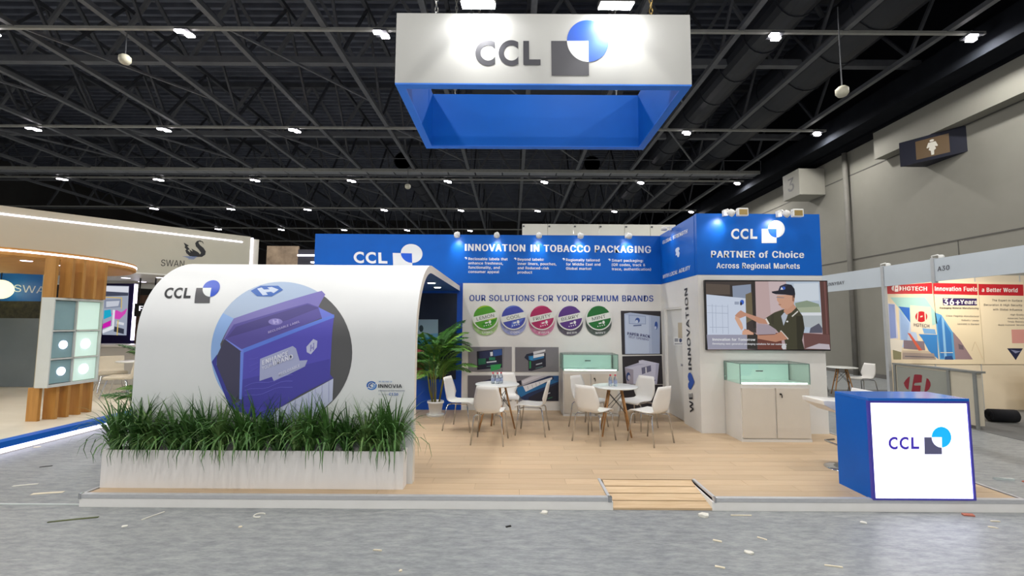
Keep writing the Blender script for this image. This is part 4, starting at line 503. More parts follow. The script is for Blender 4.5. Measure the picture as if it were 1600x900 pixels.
# lighting rails and high-bay fittings
rail = tag(MB().box(-33, 11.6, -.04, .04, 9.0, 9.07).build('lighting_rail', RAILM), 'thin pale lighting rail crossing the hall roof', 'rail', 'lighting rails')
for k, y in enumerate((10.5, 16.1, 22., 27.8, 34., 39.5, 4.65, -1.2, -7.)):
    c = rail if k == 0 else rail.copy()
    if k: COL.objects.link(c)
    c.location = (0, y, 0); c['label'] = 'thin pale lighting rail crossing the hall roof, %s nearest in view' % ORD[k] if y > 5 else 'thin pale lighting rail above or behind the viewer'
hb = thing('high_bay_light', 'twin panel high bay light glowing under the dark roof', 'light', (0, 0, 0), group='high bay lights')
MB().box(-.16, .16, -.14, .14, 8.93, 8.98).build('housing', STEEL2, hb)
MB().tube([(0, 0, 8.98), (0, 0, 9.1)], .03, 6).build('stem', STEEL2, hb)
GLOW = mat('lamp_glow', 'fff8ff', .4, emit=22., noise='fff8ff')
MB().box(-.17, .03, -.14, -.02, 8.89, 8.93).build('lamp_panel', GLOW, hb, False, .01); MB().box(-.03, .17, .02, .14, 8.89, 8.93).build('lamp_panel', GLOW, hb, False, .01)
light('lamp_light', 'AREA', (0, 0, 8.885), (0, 0, 0), LAMP_W, hb, (1., .97, .93), .3, .22)
used = []
for y in (-7., -1.2, 4.65, 10.5, 16.1, 22., 27.8, 34.):
    for k in range(-4, 4):
        x = -3.25 + 4.84 * k
        if abs(x) > 26: continue
        if (y > 25 and k < -4) or (y == 16.1 and k in (1,)): continue
        place(hb, used, (x, y, 0), 0, 'twin panel high bay light, %s nearest row in view, %s from the hall wall' % (ORD[int((y - 9) / 5.8)], ORD[3 - k]) if y > 5 else 'twin panel high bay light above or behind the viewer')
# little round sensors under the roof
for (x, y, z, lb) in ((-9.6, 10.6, 8.3, 'round white roof speaker hanging under the roof over the neighbouring stand'), (7.4, 9.7, 7.1, 'round white roof speaker hanging beside the hall wall'), (-4.9, 20.5, 8.2, 'small round white roof speaker under the catwalk')):
    s = thing('roof_speaker', lb, 'speaker', (x, y, z)); 
    MB().lathe([(0.001, -.12), (.09, -.11), (.13, -.05), (.13, .05), (.08, .1), (.02, .12)], (x, y, z), 16).build('speaker_body', mat('cream_plastic', 'c9c6b2', .5, noise='bebba8', scale=4), s, True)
    MB().tube([(x, y, z + .1), (x, y, 9.1)], .012, 5).build('hanger', STEEL2, s)
# white glazed wall behind the stand
gw = thing('glazed_panel_wall', 'bright white panelled wall rising behind the blue back wall', 'wall panel', (3.9, 20, 0))
GWM = mat('glazed_white', 'ecebe0', .3, noise='e4e3d8', scale=.6)
for k in range(6):
    x0 = .45 + 1.16 * k; MB().box(x0, x0 + 1.14, 20, 20.15, 0, 6.34).build('white_panel', GWM, gw)
    MB().box(x0 + .02, x0 + .1, 19.96, 20, 6.2, 6.26).build('clip', STEEL2, gw)
# ================================================================ THE STAND: platform
X0, X1, YF0, YBK, H = -4.3, 5.15, 4.62, 9.1, .12
RX0, RX1, RY = 1.0, 2.03, 5.16
OAK = mat('oak_laminate', 'd8c2a4', .42, noise='b39470', scale=1.6, stretch=(.8, 16, 1), rnd=.075, spec=.4)
pf = thing('exhibition_platform', 'low oak planked platform carrying the blue and white stand', 'platform', (.4, 6.9, 0))
BASE = mat('platform_base', '6f5a45', .8, noise='645140', scale=3)
b = MB(); b.box(X0 + .02, RX0, YF0 + .02, RY, 0, .107); b.box(RX1, X1 - .02, YF0 + .02, RY, 0, .107); b.box(X0 + .02, X1 - .02, RY, YBK, 0, .107); b.build('platform_body', BASE, pf)
plank_me = None
def plank(x0, x1, y0, y1):
    global plank_me
    if plank_me is None:
        o = MB().box(0, 1, 0, 1, 0, .012).build('plank', OAK); plank_me = o.data
    else:
        o = bpy.data.objects.new('plank', plank_me); COL.objects.link(o)
    o.parent = pf; o.location = Vector((x0, y0, .108)) - Vector(pf.location); o.scale = (x1 - x0, y1 - y0, 1)
row = 0; y = YF0 + .04; pw = .5 / 3
while y < YBK - .01:
    y1 = min(y + pw - .002, YBK); off = (row * .47) % 1.3
    for a, bb in ([(X0 + .04, RX0 - .03), (RX1 + .03, X1 - .04)] if y < RY - .01 else [(X0 + .04, X1 - .04)]):
        x = a
        while x < bb - .01:
            nx = x + 1.45 if x > a else a + 1.45 - off
            nx = min(nx, bb)
            if bb - nx < .2: nx = bb
            plank(x, nx - .002, y, y1 if y >= RY or y1 <= RY else min(y1, RY)); x = nx
    y += pw; row += 1
WSK = mat('skirt_white', 'eeedea', .5, noise='e8e7e3', scale=3)
for x0, x1 in ((X0, RX0), (RX1, X1)):
    MB().box(x0, x1, YF0, YF0 + .02, 0, .085).build('skirting', WSK, pf)
    MB().box(x0 - .003, x1 + .003, YF0 - .006, YF0 + .045, .085, .127).build('edge_trim', ALU, pf, False, .004)
    MB().box(x0 + (.0 if x0 > 0 else -.006), x0 + .02, YF0 - .012, YF0 + .03, .08, .132).build('corner_cap', CHROME, pf, False, .004) if x0 < 0 or x0 > 1.5 else None
MB().box(RX0 - .03, RX0 + .01, YF0 - .012, YF0 + .03, .08, .132).build('corner_cap', CHROME, pf, False, .004)
for x in (X0, X1 - .02):
    MB().box(x, x + .02, YF0 + .02, YBK, 0, .085).build('skirting', WSK, pf); MB().box(x - .004, x + .024, YF0 + .046, YBK, .085, .126).build('edge_trim', ALU, pf)
for x in (RX0 - .03, RX1): MB().box(x, x + .03, YF0 + .046, RY + .01, .085, .126).build('edge_trim', ALU, pf)
# ramp
rp = thing('ramp', 'oak boarded access ramp cut into the platform edge', 'ramp', (1.515, 4.9, 0))
RAMPW = mat('ramp_oak', 'd6bc98', .45, noise='c4a680', scale=2.5, stretch=(1.2, 14, 1))
L0 = RY - YF0 - .01
rise = lambda t: .008 + .1 * t
for k in range(4):
    t0, t1 = k / 4 + .016, (k + 1) / 4 - .016
    m = MB(); y0, y1 = YF0 + L0 * t0, YF0 + L0 * t1
    vs = [(x, yy, zz) for x in (RX0 + .02, RX1 - .02) for yy, zz in ((y0, rise(t0) - .008), (y1, rise(t1) - .008), (y1, rise(t1) + .012), (y0, rise(t0) + .012))]
    m.add(vs, [(0, 1, 2, 3), (7, 6, 5, 4), (0, 4, 5, 1), (1, 5, 6, 2), (2, 6, 7, 3), (3, 7, 4, 0)]); m.build('board', RAMPW, rp)
m = MB(); vs = [(x, yy, zz) for x in (RX0 + .02, RX1 - .02) for yy, zz in ((YF0 + .02, 0), (RY - .01, 0), (RY - .01, .1))]
m.add(vs, [(0, 1, 2), (5, 4, 3), (0, 3, 4, 1), (1, 4, 5, 2), (2, 5, 3, 0)]); m.build('ramp_base', mat('gap_brown', '3a2a1e', .9, noise='33251a', scale=3), rp)
for x in (RX0, RX1 - .02): MB().box(x, x + .02, YF0, RY, 0, .084).build('side_cheek', WSK, rp)
# ================================================================ back wall
bw = thing('back_wall_panel', 'long stand back wall with a blue lettered fascia above white panels', 'stand wall', (-.5, 9.15, .12))
MB().box(-4.05, 3.04, 9.1, 9.2, 2.66, 3.66).build('fascia', BLUE, bw)
MB().box(-1.0, 3.04, 9.1, 9.2, .12, 2.66).build('white_panel', WHITE, bw)
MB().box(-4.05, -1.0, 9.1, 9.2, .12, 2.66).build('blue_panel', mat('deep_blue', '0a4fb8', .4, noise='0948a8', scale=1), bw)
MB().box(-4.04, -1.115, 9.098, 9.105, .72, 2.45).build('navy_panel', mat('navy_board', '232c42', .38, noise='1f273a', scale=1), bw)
logo('back', bw); texts('back', bw); flat('bullet_mark', *PICS['bullets'], PRINT, bw)
def poster(name, key, label, cat='poster'):
    surf, items = PICS[key]; us = [p[0] for p in items[0][1]]; vs = [p[1] for p in items[0][1]]
    t = thing(name, label, cat, tuple(SURF[surf](sum(us) / len(us), min(vs), .002)))
    MB().prism(items[0][1], SURF[surf], .003, .009).build('backing_board', mat('poster_edge', '8a888c', .6, noise='828084', scale=3), t)
    flat('print', surf, items, PRINT, t, .010); return t
poster('product_poster', 'poster1', 'grey poster of a closed dark blue and green pack on the white wall')
poster('product_poster', 'poster2', 'grey poster of an opened blue pack with rolled white lid')
poster('product_poster', 'poster3', 'plain grey poster mostly hidden behind the round table and chair back')
poster('product_poster', 'poster4', 'grey poster with a large close view of a blue pack and white rolls')
p5 = poster('product_poster', 'poster5', 'black bordered poster of a pale blue lettered paper pack'); texts('poster5', p5, off=.015)
poster('product_poster', 'poster6', 'black bordered poster of an open white carton seen from above')
poster('product_poster', 'poster7', 'black poster strip lowest on the wall behind a chair')
poster('nook_poster', 'nook_poster', 'blue and red picture poster on the navy wall behind the palm')
# tins on the wall
def tin(t, u, v, c1, c2):
    word = {'LEMON': 'lime green', 'COOL': 'blue', 'FRUITY': 'crimson', 'BERRY': 'purple', 'MINT': 'dark green'}[t]
    r = .262; o = thing('round_tin_display', 'round %s tin display with a white word band on the white wall' % word, 'display', (u, 9.08, v))
    E = lambda rr, a0=0, a1=352.5, n=47: [(u + rr * math.cos(math.radians(a0 + (a1 - a0) * i / n)), v + rr * .97 * math.sin(math.radians(a0 + (a1 - a0) * i / n))) for i in range(n + 1)]
    wall_poly = [(x, y - .0) for x, y in E(r, 180, 360, 24)] + [(u + r * .93, v - .1), (u + r * .8, v - .2)] + [(u + r * .8 * math.cos(math.radians(a)), v - .13 + r * .68 * math.sin(math.radians(a))) for a in range(-20, -161, -20)] + [(u - r * .8, v - .2), (u - r * .93, v - .1)]
    MB().prism([(u + r * 1.0 * math.cos(math.radians(a)), v - (.11 if 180 < a < 360 else 0) + r * .97 * math.sin(math.radians(a))) for a in range(0, 360, 8)], SURF['back'], .001, .015).build('tin_side', mat('tin_' + t, {'LEMON': '6fae3a', 'COOL': '7b86c6', 'FRUITY': 'bb4b7c', 'BERRY': '4a4452', 'MINT': '3f4b44'}[t], .4, noise={'LEMON': 'c2cfa8', 'COOL': 'b4b8d4', 'FRUITY': 'd6a2b8', 'BERRY': '6a6472', 'MINT': '66706a'}[t], scale=9), o)
    MB().prism(E(r), SURF['back'], .012, .045).build('lid_rim', mat('tin_rim', 'e4e4de', .35, noise='dadad4', scale=6), o)
    ca, sa = math.cos(math.radians(13)), math.sin(math.radians(13)); R = lambda a, bb: (u + a * ca - bb * sa, v + a * sa + bb * ca)
    face = [(c1, E(.238)), (c2, [R(.238 * math.cos(a / 8), .238 * math.sin(a / 8)) for a in range(6, 18)]), (c1, [R(.15 * math.cos(a / 3) + .02, .06 * math.sin(a / 3) + .15) for a in range(18)])]
    if t == 'LEMON': face += [('2f8a1a', [R(-.05, -.23), R(.2, -.1), R(.1, -.06), R(-.1, -.12)]), ('b6cc20', [R(.0, -.08), R(.2, -.07), R(.22, .0), R(.1, -.04)])]
    if t in ('COOL', 'FRUITY'): face += [(c2, [R(-.1, -.2), R(.1, -.14), R(.2, -.07), R(-.05, -.08)])]
    band = [R(-.236, -.055), R(.236, -.055), R(.236, .06), R(-.236, .06)]
    face += [('e2e4dc', band)]
    for k in range(4): face.append(('e8e8e4', [(R(-.06 + .045 * k, -.165)[0] + .012 * math.cos(a), R(-.06 + .045 * k, -.165)[1] + .012 * math.sin(a)) for a in (0, 1, 2, 3, 4, 5)]))
    face += [('e8e8e4', [(R(.07, -.11)[0] + .026 * math.cos(a / 2), R(.07, -.11)[1] + .034 * math.sin(a / 2)) for a in range(12)]), ('e8e8e4', [R(-.03, -.125), R(.03, -.125), R(.03, -.1), R(-.03, -.1)])]
    flat('lid_print', 'back', face, PRINT, o, .0465)
    w = .36 if len(t) > 4 else .28
    text_on('lid_text', 'back', t, [R(-w / 2, -.03), R(w / 2, -.03), R(-w / 2, .035)], '4a5450', .0, PRINT, o, .0500)
    text_on('side_text', 'back', t[:4], [(u - .06, v - .325), (u + .14, v - .315), (u - .06, v - .29)], 'e8e8e8', .01, PRINT, o, .0165)
for a in TINS: tin(*a)
# ================================================================ tower
tw = thing('stand_tower', 'white tower with blue lettered fascia carrying the wall screen', 'stand wall', (4.06, 7.3, .12))
MB().box(3.04, 5.075, 7.3, 7.4, .12, 2.66).build('front_panel', WHITE, tw); MB().box(3.04, 5.08, 7.295, 7.395, 2.66, 3.68).build('front_fascia', BLUE, tw)
sp = MB(); sp.box(3.04, 3.14, 7.4, 8.02, .12, 2.66); sp.box(3.04, 3.14, 8.94, 9.1, .12, 2.66); sp.box(3.04, 3.14, 8.02, 8.94, 2.16, 2.66); sp.build('side_panel', WHITE, tw)
MB().box(3.035, 3.135, 7.395, 9.1, 2.66, 3.67).build('side_fascia', BLUE, tw)
MB().box(4.98, 5.075, 7.4, 9.1, .12, 3.66).build('outer_side_panel', WHITE, tw)
logo('tower', tw, off=.008); texts('tower', tw, off=.008); texts('side', tw, off=.009)
flat('map_mark', *PICS['side_mark'], PRINT, tw, .008); flat('heart', *PICS['heart'], PRINT, tw, .008)
dr = thing('door_1', 'plain white storage door in the side of the tower', None, (3.1, 8.48, .12), kind='structure')
MB().box(3.085, 3.125, 8.05, 8.91, .13, 2.13).build('door_leaf', mat('door_white', 'dcdbd6', .5, noise='d4d3ce', scale=1), dr)
for y0, y1, z0, z1 in ((8.02, 8.05, .12, 2.16), (8.91, 8.94, .12, 2.16), (8.05, 8.91, 2.13, 2.16)): MB().box(3.05, 3.13, y0, y1, z0, z1).build('door_frame', WSK, dr)
MB().box(3.075, 3.09, 8.12, 8.32, 1.6, 1.88).build('door_plate', mat('plate_beige', 'c3b69c', .5, noise='b8ab92', scale=4), dr)
MB().box(3.05, 3.085, 8.12, 8.16, 1.1, 1.14).build('door_handle', CHROME, dr)
flat('door_sticker', *PICS['door_sticker'], PRINT, dr, -.04)
# screen
tv = thing('wall_screen', 'large flat screen showing a person in a black cap beside a drawing board', 'screen', (4.12, 7.25, 1.44))
MB().box(3.128, 5.118, 7.235, 7.295, 1.44, 2.572).build('screen_housing', mat('screen_black', '121214', .3, noise='101012', scale=3), tv, False, .006)
flat('picture', *PICS['tv'], SCREEN, tv, .0065, .00012); texts('tv', tv, SCREEN, .018)
# arm lamps
HEADW = mat('lamp_white', 'eeeeea', .4, noise='e6e6e2', scale=3)
HOT = mat('lamp_hot', 'fffdf6', .3, emit=9., noise='fffdf6')
def arm_lamp(p, aim, label, flood=None):
    p = Vector(p); o = thing('arm_lamp', label, 'lamp', p + Vector((0, .2, .06)))
    w = p + Vector((0, .26, .1)); MB().box(w.x - .03, w.x + .03, w.y - .1, w.y - .02, w.z - .1, w.z + .0).build('clamp', HEADW, o)
    MB().tube([w + Vector((0, -.06, 0)), p + Vector((0, .1, .09)), p + Vector((0, .02, .03))], .01, 6).build('arm', HEADW, o, True)
    d = (Vector(aim) - p).normalized(); q = d.to_track_quat('-Z', 'Y').to_matrix()
    MB().lathe([(.02, .06), (.05, .045), (.06, 0), (.058, -.03)], p, 16, q).build('head', HEADW, o, True)
    MB().lathe([(.001, -.031), (.052, -.031)], p, 16, q).build('lens', HOT, o)
    light('spot_light', 'SPOT', p + d * .045, aim, SPOT_W, o, (1., .98, .95), .04, angle=78, blend=.9)
    if flood:
        f = p + Vector((.2, .03, .02)); MB().box(f.x - .085, f.x + .085, f.y - .03, f.y + .04, f.z - .06, f.z + .07).build('flood_case', HEADW, o, False, .012)
        MB().box(f.x - .065, f.x + .065, f.y - .034, f.y - .028, f.z - .042, f.z + .045).build('flood_reflector', mat('amber_reflector', 'b39a62', .3, .6, noise='a58c56', scale=9), o)
        MB().tube([p + Vector((.04, .0, .02)), p + Vector((.12, .02, .05))], .008, 6).build('link_rod', HEADW, o)
for k, (x, lb) in enumerate(((-1.11, 'white arm lamp nearest the curved shell on the blue back wall'), (-.31, 'white arm lamp above the first letters of the heading'), (.535, 'white arm lamp over the middle of the back wall heading'), (1.37, 'white arm lamp just past the middle of the heading'), (2.34, 'white arm lamp nearest the tower on the back wall'))):
    arm_lamp((x, 8.86, 3.60), (x, 9.1, 3.36), lb)
arm_lamp((3.5, 7.06, 3.63), (3.36, 7.3, 3.42), 'white arm lamp with flood head at the tower corner', True)
arm_lamp((4.385, 7.06, 3.62), (4.25, 7.3, 3.41), 'white arm lamp with flood head over the tower logo', True)
o = thing('arm_lamp', 'white arm lamp on the side fascia of the tower', 'lamp', (3.04, 8.45, 3.67)); MB().box(3.0, 3.06, 8.42, 8.48, 3.64, 3.71).build('clamp', HEADW, o); MB().lathe([(.02, .05), (.05, .04), (.055, -.02)], (2.9, 8.45, 3.66), 14).build('head', HEADW, o, True); MB().tube([(2.9, 8.45, 3.7), (3.03, 8.45, 3.7)], .01, 6).build('arm', HEADW, o)
light('spot_light', 'SPOT', (2.9, 8.45, 3.63), (3.04, 8.35, 3.4), SPOT_W * .6, o, (1., .98, .95), .04, angle=80, blend=.9)
# ================================================================ curved shell
yf, zc, R = SHELL; SX0, SX1 = -4.14, -1.06
sh = thing('curved_shell', 'white curved wall and roof shell printed with a purple pack in a circle', 'shell', (-2.6, 5., .12))
ss = [0, .4, .8, 1.2, zc - .12] + [zc - .12 + R * math.pi / 2 * i / 20 for i in range(1, 21)] + [zc - .12 + R * math.pi / 2 + (9.08 - yf - R)]
T = .1
outp = [shell_yz(s) for s in ss]; inp = [shell_yz(s, -T) for s in ss]; nn = len(ss)
m = MB(); vs = [(SX0, *p) for p in outp] + [(SX1, *p) for p in outp]
sho = m.add(vs, [(i, i + 1, nn + i + 1, nn + i) for i in range(nn - 1)]).build('outer_skin', SHELLW, sh, True)
m = MB(); vs = [(SX0, *p) for p in inp] + [(SX1, *p) for p in inp]
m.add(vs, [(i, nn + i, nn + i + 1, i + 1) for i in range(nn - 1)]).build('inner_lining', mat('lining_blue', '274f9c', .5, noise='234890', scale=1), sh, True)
for x, lb in ((SX1, None), (SX0, None)):
    m = MB(); vs = [(x, *p) for p in outp] + [(x, *p) for p in inp]
    m.add(vs, [(i, i + 1, nn + i + 1, nn + i) for i in range(nn - 1)]).build('edge_band', mat('edge_cream', 'e4dccf', .5, noise='dbd3c6', scale=2), sh)
flat('circle_print', *PICS['shell_circle'], PRINT, sh, .002, .00015); flat('swirl_print', *PICS['innovia'], PRINT, sh, .003)
logo('shell', sh, off=.003); texts('shell', sh, off=.0125)
for (x, y) in ((-1.3, 7.2), (-1.35, 8.1), (-2.4, 7.2), (-2.4, 8.1)):
    d = thing('recessed_downlight', 'small round downlight recessed in the shell roof %s' % ('above the palm' if y > 8 and x > -2 else 'ahead of the palm' if x > -2 else 'deep inside beside the navy wall' if y > 8 else 'deep inside near the printed front'), 'downlight', (x, y, zc + R - T))
    MB().lathe([(.075, -.004), (.075, -.012), (.06, -.014)], (x, y, zc + R - T), 18).build('ring', HEADW, d); MB().lathe([(.001, -.015), (.058, -.015)], (x, y, zc + R - T), 18).build('lamp_disc', HOT, d)
    light('down_light', 'SPOT', (x, y, zc + R - T - .03), (x, y + .12, 0), 48, d, (1, .98, .95), .05, angle=110, blend=.8)
# ================================================================ planter and grasses
pl = thing('planter_box', 'long low white planter box along the foot of the printed shell', 'planter', (-2.7, 4.88, .12))
PX0, PX1, PY0, PY1, PZ = -4.27, -1.12, 4.80, 4.965, .505
PWH = mat('planter_white', 'eeebe8', .45, noise='e8e5e2', scale=1.2)
m = MB(); m.box(PX0, PX1, PY0, PY0 + .02, .12, PZ); m.build('front_board', PWH, pl, False, .003)
m = MB(); m.box(PX0, PX1, PY1 - .02, PY1 - .003, .12, PZ); m.build('rear_board', PWH, pl)
for x in (PX0, PX1 - .02): MB().box(x, x + .02, PY0 + .02, PY1 - .02, .12, PZ).build('end_board', PWH, pl)
MB().box(PX0 + .02, PX1 - .02, PY0 + .02, PY1 - .02, .12, PZ - .05).build('soil', mat('soil', '2a2119', .95, noise='1f1812', scale=20), pl)
GREENS = [mat('grass_a', '2c5222', .45, noise='557f3c', scale=14), mat('grass_b', '1f401b', .45, noise='3f6a2e', scale=14), mat('grass_c', '38602a', .45, noise='7c9a58', scale=14)]
def grass_mesh(seed, n):
    rg = random.Random(seed); m = MB()
    for i in range(n):
        a = rg.uniform(0, 2 * math.pi); lean = rg.choice((rg.uniform(.1, .35), rg.uniform(.3, .7), rg.uniform(.6, 1.35)))
        ln = rg.uniform(.34, .72) * (1.0 if lean < .5 else 1.05); w = rg.uniform(.007, .014)
        dx, dy = math.cos(a), math.sin(a) * .8; r0 = rg.uniform(0, .05); p = Vector((dx * r0, dy * r0, 0)); ang = lean * .35; k = 6; pts = []
        for j in range(k + 1):
            pts.append(p.copy()); st = ln / k; p = p + Vector((dx * math.sin(ang), dy * math.sin(ang), math.cos(ang))) * st; ang += (lean * 1.9 + .12) / k * (1 + j * .22)
        sd = Vector((-dy, dx, 0)).normalized(); vs = []
        for j, q in enumerate(pts):
            ww = w * (1 - (j / k) ** 2.2) + .0006; vs += [q - sd * ww, q + sd * ww]
        m.add(vs, [(2 * j, 2 * j + 1, 2 * j + 3, 2 * j + 2) for j in range(k)])
    return m
protos = []
for s in range(4):
    o = grass_mesh(40 + s, 105).build('grass_plant', GREENS[s % 3], None, False)
    tag(o, 'arching green grass plant growing in the long white planter', 'plant', 'grasses in the planter'); protos.append(o)
rg = random.Random(3); ng = 17
for i in range(ng):
    c = protos[i] if i < 4 else protos[i % 4].copy()
    if i >= 4: COL.objects.link(c)
    c.location = (PX0 + .1 + (PX1 - PX0 - .2) * (i + rg.uniform(-.25, .25)) / (ng - 1), rg.uniform(4.865, 4.9), PZ - .05); c.rotation_euler = (0, 0, rg.uniform(0, 6.28)); sc = rg.uniform(.92, 1.12); c.scale = (sc, sc, sc); c['label'] = 'arching green grass plant in the planter, %s from its outer end' % ORD[i]
# ================================================================ palms
PALM = [mat('palm_a', '3f7024', .45, noise='5f9034', scale=8), mat('palm_b', '2c5820', .45, noise='447430', scale=8), mat('palm_c', '78a040', .45, noise='588634', scale=8)]
STEMM = mat('palm_stem', '6f7a34', .55, noise='8a7a3c', scale=12)
def frond(m, base, az, ln, tilt, droop, rg):
    p = Vector(base); ang = tilt; k = 12; spine = []
    for j in range(k + 1):
        spine.append(p.copy()); p = p + Vector((math.cos(az) * math.sin(ang), math.sin(az) * math.sin(ang), math.cos(ang))) * (ln / k); ang += droop / k
    m.tube(spine, [.007 * (1 - j / k * .8) for j in range(k + 1)], 4)
    side = Vector((-math.sin(az), math.cos(az), 0))
    for j in range(3, k * 3):
        t = j / (k * 3); i = min(int(t * k), k - 1); f = t * k - i; q = spine[i].lerp(spine[i + 1], f); tg = (spine[i + 1] - spine[i]).normalized()
        for s in (-1, 1):
            L = ln * .42 * math.sin(math.pi * min(1, t * .85 + .18)) * rg.uniform(.85, 1.1)
            d = (side * s * .8 + tg * .75 + Vector((0, 0, .15))).normalized(); e1 = q + d * L * .55; e2 = q + d * L + Vector((0, 0, -.28 * L)); wv = tg * .013
            m.add([q, e1 - wv, e1 + wv, e2], [(0, 1, 2), (1, 3, 2)])
def palm(loc, label, hgt, nf, seed, name='potted_palm', pot=True, spread=1.):
    rg = random.Random(seed); o = thing(name, label, 'plant', loc); x, y, z = loc
    if pot:
        MB().lathe([(.10, .0), (.105, .012), (.14, .23), (.155, .235), (.155, .27), (.135, .27), (.13, .22), (.001, .22)], (x, y, z + .0), 24).build('pot', HEADW, o, True)
        MB().lathe([(.16, .0), (.17, .03), (.15, .03)], (x, y, z), 24).build('saucer', HEADW, o)
        MB().lathe([(.001, .225), (.13, .225)], (x, y, z), 18).build('soil', mat('soil', '2a2119'), o)
    for i in range(7):
        a = rg.uniform(0, 6.28); b0 = Vector((x + .06 * math.cos(a), y + .06 * math.sin(a), z + .2)); hh = rg.uniform(.35, .75) * hgt
        tp = b0 + Vector((math.cos(a) * .12, math.sin(a) * .12, hh)); md = b0.lerp(tp, .5) + Vector((rg.uniform(-.02, .02), rg.uniform(-.02, .02), 0))
        MB().tube([b0, md, tp], [.014, .012, .009], 6).build('stem', STEMM, o, True)
    for i in range(nf):
        a = 6.28 * i / nf * 2.4 + rg.uniform(-.3, .3); zz = z + .2 + hgt * rg.uniform(.28, .78); m = MB()
        frond(m, (x + .1 * math.cos(a), y + .1 * math.sin(a), zz), a, rg.uniform(.5, .72) * spread, rg.uniform(.15, .9), rg.uniform(.9, 1.7), rg)
        m.v = [(a_, min(b_, 9.07), c_) for a_, b_, c_ in m.v]; m.build('frond', PALM[rg.choice((0, 0, 1, 1, 2))], o)
palm((-1.42, 8.55, .12), 'potted areca palm in a white pot at the mouth of the curved shell', 1.35, 40, 5, spread=1.12)
palm((-4.56, 6.1, .0), 'dark leaved palm peeping out behind the free edge of the shell', 1.35, 30, 11, spread=1.15)
# ================================================================ tables, chairs, bottles
TOPM = mat('table_white', 'e8eae6', .25, noise='e2e4e0', scale=2); BEECH = mat('beech', 'b98a58', .5, noise='a57849', scale=3, stretch=(6, 6, 1)); WIRE = mat('dark_wire', '3a3836', .4, .8, noise='33312f', scale=5)
tb_ = thing('round_table', 'x', 'table', (0, 0, 0), group='round meeting tables')
MB().lathe([(.001, .722), (.33, .722), (.352, .728), (.36, .736), (.358, .744), (.345, .748), (.001, .748)], (0, 0, 0), 48).build('table_top', TOPM, tb_, True)
MB().lathe([(.001, .70), (.15, .70), (.15, .722), (.001, .722)], (0, 0, 0), 24).build('under_plate', WIRE, tb_)
for k in range(4):
    a = math.radians(20 + 90 * k); MB().tube([(.13 * math.cos(a), .13 * math.sin(a), .71), (.31 * math.cos(a), .31 * math.sin(a), 0)], [.018, .012], 8).build('leg', BEECH, tb_, True)
for k in range(4):
    a = math.radians(20 + 90 * k); b2 = math.radians(110 + 90 * k); r1, r2 = .15, .23
    MB().tube([(r1 * math.cos(a), r1 * math.sin(a), .64), (r2 * math.cos(b2), r2 * math.sin(b2), .33)], .005, 5).build('brace_wire', WIRE, tb_); MB().tube([(r1 * math.cos(b2), r1 * math.sin(b2), .64), (r2 * math.cos(a), r2 * math.sin(a), .33)], .005, 5).build('brace_wire', WIRE, tb_)
used = []
place(tb_, used, (-.23, 7.42, .12), 0, 'round white table with beech legs nearer the palm'); place(tb_, used, (1.65, 7.23, .12), .3, 'round white table with beech legs nearer the tower')
CH = mat('chair_plastic', 'eae8e3', .32, noise='e4e2dd', scale=2)
ch = thing('shell_chair', 'x', 'chair', (0, 0, 0), group='white shell chairs')
# profile from front lip (+x) over the seat to the top of the back; facing +x
prof = [(.235, .415), (.225, .437), (.19, .449), (.1, .446), (0, .437), (-.1, .432), (-.165, .437), (-.205, .462), (-.225, .51), (-.24, .57), (-.255, .64), (-.27, .71), (-.283, .78), (-.292, .835)]
half = [.185, .195, .2, .205, .205, .195, .175, .165, .185, .205, .2, .185, .168, .15]
dish = [.0, .0, .006, .012, .016, .018, .02, .022, .03, .035, .032, .028, .022, .016]
m = MB(); cols = 9; vs = []
for (px, pz), hw, ds in zip(prof, half, dish):
    for j in range(cols):
        t = -1 + 2 * j / (cols - 1); e = abs(t) ** 2.2
        back = max(0., min(1., (pz - .45) / .1))
        vs.append((px + ds * e * back * 1.0, t * hw, pz + ds * e * (1 - back)))
nr = len(prof); nv = len(vs)
vs2 = []
for i in range(nr):
    a = Vector((prof[max(i - 1, 0)][0], 0, prof[max(i - 1, 0)][1])); b2 = Vector((prof[min(i + 1, nr - 1)][0], 0, prof[min(i + 1, nr - 1)][1])); tt = (b2 - a).normalized(); nrm = Vector((tt.z, 0, -tt.x)) * -1
    for j in range(cols): p = Vector(vs[i * cols + j]); vs2.append(tuple(p - Vector((-nrm.x, 0, -nrm.z)) * -.012))
fs = []
for i in range(nr - 1):
    for j in range(cols - 1):
        q = (i * cols + j, i * cols + j + 1, (i + 1) * cols + j + 1, (i + 1) * cols + j); fs.append(q); fs.append(tuple(nv + t for t in reversed(q)))
ring = [j for j in range(cols)] + [i * cols + cols - 1 for i in range(1, nr)] + [(nr - 1) * cols + j for j in range(cols - 2, -1, -1)] + [i * cols for i in range(nr - 2, 0, -1)]
for i in range(len(ring)): a, b2 = ring[i], ring[(i + 1) % len(ring)]; fs.append((a, nv + a, nv + b2, b2))
m.add(vs + vs2, fs); m.build('seat_shell', CH, ch, True)
for sx, sy in ((1, 1), (1, -1), (-1, 1), (-1, -1)):
    MB().tube([(sx * .13 - .01, sy * .1, .412), (sx * .165 - .01, sy * .175, .408), (sx * .178 - .01, sy * .2, .385), (sx * .235 - .01, sy * .235, .0)], .011, 8).build('leg', CHROME, ch, True)
for sy in (1, -1): MB().tube([(-.14, sy * .1, .412), (.12, sy * .1, .412)], .009, 6).build('under_rail', CHROME, ch)
used = []
